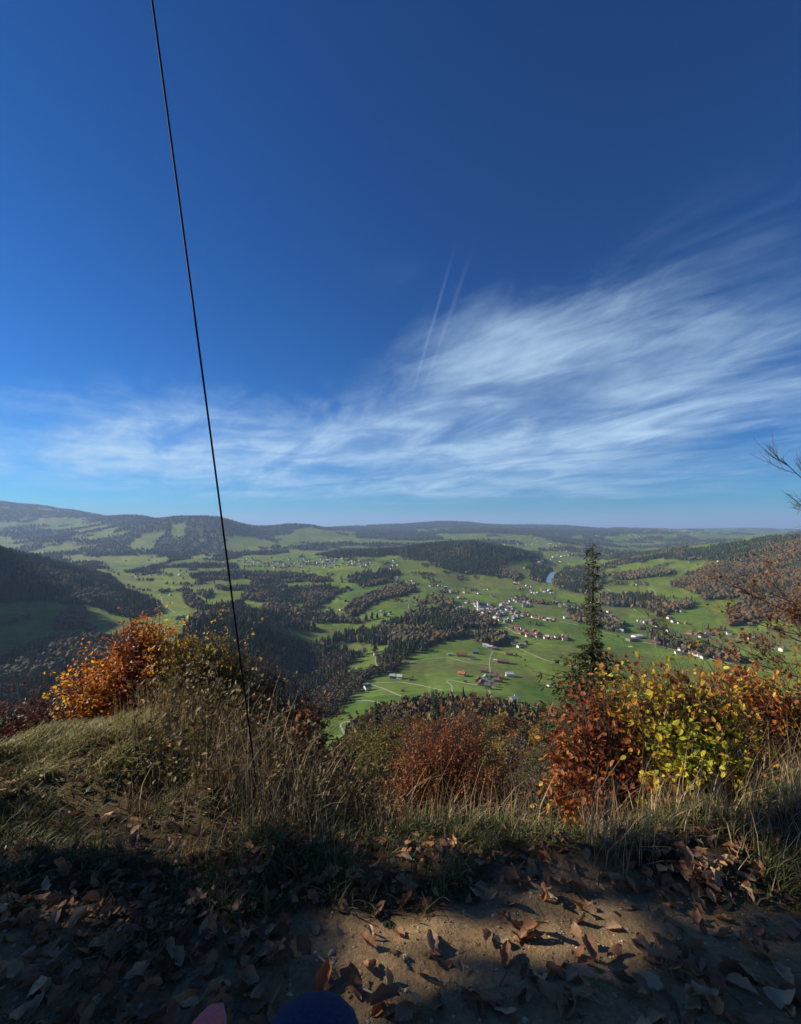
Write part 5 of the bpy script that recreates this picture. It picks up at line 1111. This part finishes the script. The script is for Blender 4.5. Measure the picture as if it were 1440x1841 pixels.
def put_leaf(x, y, size, c=None, s=None, label=None, group=None, dz=0.0, tilt=.2):
    z = gz1(x, y); e = .06; nx = -(gz1(x + e, y) - gz1(x - e, y)) / (2 * e); ny = -(gz1(x, y + e) - gz1(x, y - e)) / (2 * e)
    nrm = Vector((nx + random.gauss(0, tilt), ny + random.gauss(0, tilt), 1)).normalized(); q = nrm.to_track_quat('Z', 'Y') @ Matrix.Rotation(random.uniform(0, 6.283), 3, 'Z').to_quaternion()
    c = random.choices(range(6), [4, 4, 3, 2, 2, .7])[0] if c is None else c; s = random.randrange(len(FSH)) if s is None else s
    o = link('fallen_leaf', fallen_mesh(s, c), None); o.rotation_euler = q.to_euler(); o.location = (x, y, z + dz + .002); o.scale = (size,) * 3
    tag(o, label.replace('*', f'{FCURL[s]} {FNAME[c]}'), 'leaf', group); return o
def ground_at(px, py):
    x, y, z = ray(px, py); t = np.exp(np.linspace(math.log(.5), math.log(12), 600)); dd = 1 / math.hypot(float(x), float(y))
    H = height(float(x) * t, float(y) * t); k = np.nonzero(H >= float(z) * t)[0]
    return None if not len(k) else (float(x) * t[k[0]], float(y) * t[k[0]])
cnt = 0; taken = []
def lay(px, py, size, label, group, **kw):
    global cnt
    q = ground_at(px, py)
    if q is None: return
    put_leaf(q[0], q[1], size, label=label, group=group, **kw); cnt += 1
lay(582, 1770, .085, 'big rusty orange leaf lying just beyond the blue trouser knee', None, c=5, s=2)
for _ in range(95):
    lay(random.uniform(-20, 500), 1630 + 230 * random.random() ** .8, random.uniform(.045, .09), '* leaf on the shaded earth to the left of the knee', 'leaves on the shaded path')
for _ in range(75):
    c = random.choice([(680, 1690, 60, 50), (745, 1790, 60, 40), (900, 1680, 45, 30), (985, 1745, 50, 35), (1030, 1700, 60, 60), (1130, 1715, 70, 40), (850, 1780, 110, 50), (1040, 1800, 110, 40)])
    lay(random.gauss(c[0], c[2]), min(1860, random.gauss(c[1], c[3])), random.uniform(.045, .088), '* leaf on the patchily sunlit earth to the right of the knee', 'leaves on the sunlit path')
for _ in range(35):
    lay(random.uniform(1180, 1450), random.uniform(1650, 1860), random.uniform(.045, .09), '* leaf on the shaded ground below the leaf heap', 'leaves below the heap')
for _ in range(55):
    u, w_ = random.gauss(0, 1), random.gauss(0, 1)
    lay(1262 + 44 * u, 1585 + 28 * w_ + 12 * u * .5, random.uniform(.045, .078), '* leaf in the heap of leaves beside the dry grass', 'leaves of the heap', dz=max(0, .07 - .025 * (u * u + w_ * w_)) * random.random(), tilt=.5, c=random.choice([0, 1, 1, 3, 3]))
for _ in range(39):
    lay(random.uniform(600, 1200), random.uniform(1490, 1620), random.uniform(.045, .09), '* leaf caught in the green verge grass', 'leaves in the verge', dz=.02, tilt=.45)
print('fallen leaves', cnt)
# the leaf litter between and beyond them
m = MB(); k = 0
x = rng.uniform(-3.6, 3.2, 16000); y = rng.uniform(.9, 3.4, 16000); ok = (np.abs(x) < y * 1.02 + .2); x, y = x[ok], y[ok]; z = height(x, y); px, py = proj(x, y, z)
pk = np.where(y > 1.9, .25, 1) * np.where(py > 1640, np.where(px < 520, .80, .09), np.where(px < 560, .55, .45)) * np.where(np.abs(px - 1000) < 170, np.where(py > 1620, .4, 1), 1); k_ = rng.random(len(x)) < pk * (.4 + .9 * fbm(x / .3, y / .3, 97, 2)); x, y, z = x[k_], y[k_], z[k_]
for s in range(len(FSH)):
    q = np.arange(len(x)) % len(FSH) == s; n = int(q.sum()); an = rng.uniform(0, 6.283, n); ax = np.stack([np.cos(an), np.sin(an), rng.normal(0, .25, n)], -1)
    m.inst(FSH[s][0], FSH[s][1], np.stack([x[q], y[q], z[q] + rng.uniform(0, .02, n)], -1), frames_from(ax, rng.normal(size=(n, 3)) * .22 + (0, 0, 1)), rng.uniform(.025, .075, n), np.array(FPAL)[rng.choice(6, n, p=[.26, .22, .24, .08, .17, .03])] * rng.uniform(.6, 1.15, (n, 1)))
tag(link('leaf_litter', m.mesh('leaf_litter', True), M_DRY), 'litter of small dead leaves scattered through grass and earth', 'leaf litter', None, 'stuff'); print('litter', len(x))
# small stones and sticks on the path
m = MB(); iv, if_ = ico(); n = 2600; x = rng.uniform(-1.4, 1.6, n); y = rng.uniform(.95, 1.7, n)
T = iv[None] * jit(n, 12, .3); m.inst(T, [if_], np.stack([x, y, height(x, y)], -1), rot_frames(rng.uniform(0, 6, n)), np.stack([rng.gamma(2, .0016, n).clip(.001, .010)] * 2 + [rng.gamma(2, .0012, n).clip(.001, .007)], -1), np.array([(.33, .25, .15), (.24, .16, .085), (.38, .33, .25)])[rng.integers(0, 3, n)] * rng.uniform(.6, 1.2, (n, 1)))
tag(link('gravel', m.mesh('gravel', True), mat_attr('gravel', .9)), 'tiny pale stones trodden into the earth path', 'gravel', None, 'stuff')
for i, (a, b) in enumerate([((640, 1780), (705, 1822)), ((1040, 1790), (1078, 1815)), ((560, 1720), (600, 1760)), ((1090, 1755), (1120, 1790))]):
    qa, qb = ground_at(*a), ground_at(*b); m = MB(); A = np.array([qa[0], qa[1], gz1(*qa) + .008]); B = np.array([qb[0], qb[1], gz1(*qb) + .012]); mid = (A + B) / 2 + (.01, .006, .006)
    m.tube(bez(A, mid, B, 6), [.0025, .003, .0028, .0025, .002, .0015], 5)
    tag(link('twig', m.mesh('twig'), mat_plain('pale_twig', (.32, .24, .16), .8, .2, 60)), ['pale twig pointing out from beside the blue knee', 'short pale twig between curled tan leaves', 'thin twig on the shaded earth before the orange leaf', 'short twig at the shadow edge on the path'][i], 'twig')

# ------------------------------------------------------------------ cable
q = ground_at(466, 1440); A = np.array([q[0], q[1], gz1(*q) - .02]); Tp = at(265, 0, 1.72); dirc = (Tp - A); E = A + dirc * ((7.2 - A[2]) / dirc[2])
cab = thing('steel_cable', 'dark steel cable rising from the slope edge across the sky', 'cable', tuple(A)); tt_ = np.linspace(0, 1, 40)[:, None]; line = A + (E - A) * tt_; line[:, 0] += .02 * np.sin(math.pi * tt_[:, 0] * 1.0)
M_CAB = mat_plain('dark_steel', (.016, .012, .012), .8, .3, 60, .1, .15)
m = MB(); m.tube(line - A, .0044, 8); link('strand', m.mesh('strand', True), M_CAB, cab)
m = MB(); m.tube([(0, 0, -.12), (0, 0, .03), (-.005, -.012, .10)], [.02, .02, .012], 8); link('ground_anchor', m.mesh('anchor', True), M_CAB, cab)
mast = thing('cable_mast', 'steel mast beside the viewpoint that holds the upper end of the cable', 'mast', (E[0] - .05, E[1] - .12, gz1(E[0] - .05, E[1] - .12)))
m = MB(); m.tube([(0, 0, -.3), (0, 0, 4), (0, 0, 8.8)], [.06, .055, .045], 10); link('pole', m.mesh('pole', True), M_CAB, mast)
m = MB(); m.box(-.05, .09, -.05, .16, 8.3, 8.42); link('bracket', m.mesh('bracket'), M_CAB, mast)

# ------------------------------------------------------------------ the seated person: one knee and one shoe tip show
M_DENIM = mat_plain('navy_cloth', (.008, .022, .072), .85, .45, 260, .5); M_SKIN = mat_plain('skin', (.45, .27, .2), .5, .05, 20); M_JACK = mat_plain('dark_jacket', (.03, .03, .035), .8, .1, 40); M_SHOE = mat_plain('pink_fabric', (.62, .13, .13), .7, .12, 150, .15); M_SOLE = mat_plain('pale_rubber', (.55, .42, .38), .6, .08, 60)
def skin_mesh(name, verts, edges, radii, mat, parent, root=0):
    me = bpy.data.meshes.new(name); me.from_pydata(verts, edges, []); o = link(name, me, None, parent); sm = o.modifiers.new('skin', 'SKIN'); ss = o.modifiers.new('sub', 'SUBSURF'); ss.levels = ss.render_levels = 2
    if not me.skin_vertices: bpy.context.view_layer.objects.active = o
    for i, r in enumerate(radii):
        r2 = r if isinstance(r, tuple) else (r, r); me.skin_vertices[0].data[i].radius = r2
    me.skin_vertices[0].data[root].use_root = True; sm.use_smooth_shade = True; me.materials.append(mat); return o
per = thing('person', 'seated person in dark blue trousers with one pink shoe stretched forward', 'person', (-.28, -.34, -1.2))
def rel(p): return (p[0] + .28, p[1] + .34, p[2] + 1.2)
kn = at(567, 1781, .60); 
skin_mesh('trousers', [rel(p) for p in [(-.28, -.40, -.66), (-.17, -.30, -.68), (-.13, .10, -.67), (-.111, .60, -.662), (kn[0], .53, -.90), (kn[0] + .01, .44, -1.10), (-.38, -.30, -.68), (-.42, .10, -.70), (-.44, .42, -.74), (-.44, .60, -.93), (-.44, .74, -1.09)]],
          [(0, 1), (1, 2), (2, 3), (3, 4), (4, 5), (0, 6), (6, 7), (7, 8), (8, 9), (9, 10)], [.13, .095, .085, .068, .066, .055, .095, .085, .07, .06, .05], M_DENIM, per)
skin_mesh('jacket', [rel(p) for p in [(-.28, -.42, -.62), (-.28, -.42, -.35), (-.28, -.40, -.12), (-.10, -.38, -.12), (-.04, -.34, -.36), (-.03, -.16, -.16), (-.46, -.38, -.12), (-.50, -.30, -.38), (-.30, -.14, -.18)]],
          [(0, 1), (1, 2), (2, 3), (3, 4), (4, 5), (2, 6), (6, 7), (7, 8)], [.14, .15, .13, .065, .05, .04, .065, .05, .04], M_JACK, per)
skin_mesh('head', [rel(p) for p in [(-.28, -.40, -.08), (-.28, -.39, .02), (-.28, -.37, .10), (-.28, -.38, .20)]], [(0, 1), (1, 2), (2, 3)], [.055, .06, (.078, .095), (.07, .085)], M_SKIN, per)
def shoe(toe, heel, parent):
    toe = np.array(toe); heel = np.array(heel); d = toe - heel; L_ = np.linalg.norm(d); d = d / L_; sd = np.array([d[1], -d[0], 0]); sd /= np.linalg.norm(sd); up = np.cross(sd, d); m = MB(); s_ = MB(); U, Vn = 13, 12; V = []; SV = []
    for i in range(U):
        t = i / (U - 1); w = .036 + .012 * math.sin(math.pi * min(1, t * 1.15)); w *= (1 - max(0, (t - .72) / .28) ** 2.4 * .86) * (1 - max(0, (.1 - t) / .1) ** 2 * .4); hh_ = (.095 - .055 * sstep(.3, .95, t)) * (1 - max(0, (t - .86) / .14) ** 2 * .75)
        for j in range(Vn):
            a = math.pi * j / (Vn - 1); V.append(heel + d * L_ * t + sd * w * math.cos(a) + up * (.018 + hh_ * math.sin(a) ** .8))
        for j, (sx, sz) in enumerate(((1.06, .0), (1.08, .024), (-1.08, .024), (-1.06, 0))): SV.append(heel + d * (L_ * t * 1.015) + sd * w * sx + up * sz)
    f = [(i * Vn + j, (i + 1) * Vn + j, (i + 1) * Vn + j + 1, i * Vn + j + 1) for i in range(U - 1) for j in range(Vn - 1)]; m.add(V, [np.array(f), np.array([range(Vn)]), np.array([range((U - 1) * Vn, U * Vn)])])
    f = [(i * 4 + j, (i + 1) * 4 + j, (i + 1) * 4 + (j + 1) % 4, i * 4 + (j + 1) % 4) for i in range(U - 1) for j in range(4)]; s_.add(SV, [np.array(f), np.array([(0, 1, 2, 3)]), np.array([[(U - 1) * 4 + q for q in (3, 2, 1, 0)]])])
    o = link('shoe', m.mesh('shoe', True), M_SHOE, parent); link('sole', s_.mesh('sole'), M_SOLE, o); return o
tp = at(397, 1800, 1.03)
shoe(rel((tp[0], tp[1], tp[2] - .03)), rel((tp[0] - .03, tp[1] - .25, tp[2] - .05)), per)
shoe(rel((kn[0] + .02, .66, -1.17)), rel((kn[0], .40, -1.18)), per)
bn = thing('bench', 'simple wooden bench under the seated person', 'bench', (-.28, -.42, gz1(-.28, -.42)))
mb_ = mat_plain('bench_wood', (.2, .13, .08), .8, .25, 8)
for i in range(3):
    m = MB(); m.box(-.8, .8, -.19 + .13 * i, -.07 + .13 * i, .38, .42); link('plank', m.mesh('plank'), mb_, bn)
for s in (-1, 1):
    m = MB(); m.box(s * .6 - .05, s * .6 + .05, -.16, .16, -.1, .379); link('leg', m.mesh('leg'), mb_, bn)

# ------------------------------------------------------------------ haze in the valley air
zmin = float(gz.min()) - 1.0; ztop = max(float(gz.max()), 10.0) + 60.0; R0 = 63500.0
m = MB(); m.box(-R0, R0, -R0, R0, zmin, ztop); hz = link('haze', m.mesh('haze')); tag(hz, kind='stuff')
mh = bpy.data.materials.new('haze'); mh.use_nodes = True; nt = mh.node_tree; nt.nodes.clear(); out = nt.nodes.new('ShaderNodeOutputMaterial'); pv = nt.nodes.new('ShaderNodeVolumePrincipled')
pv.inputs['Color'].default_value = (.44, .65, 1.0, 1); pv.inputs['Density'].default_value = HAZE; pv.inputs['Anisotropy'].default_value = .1; nt.links.new(pv.outputs[0], out.inputs['Volume']); hz.data.materials.append(mh)
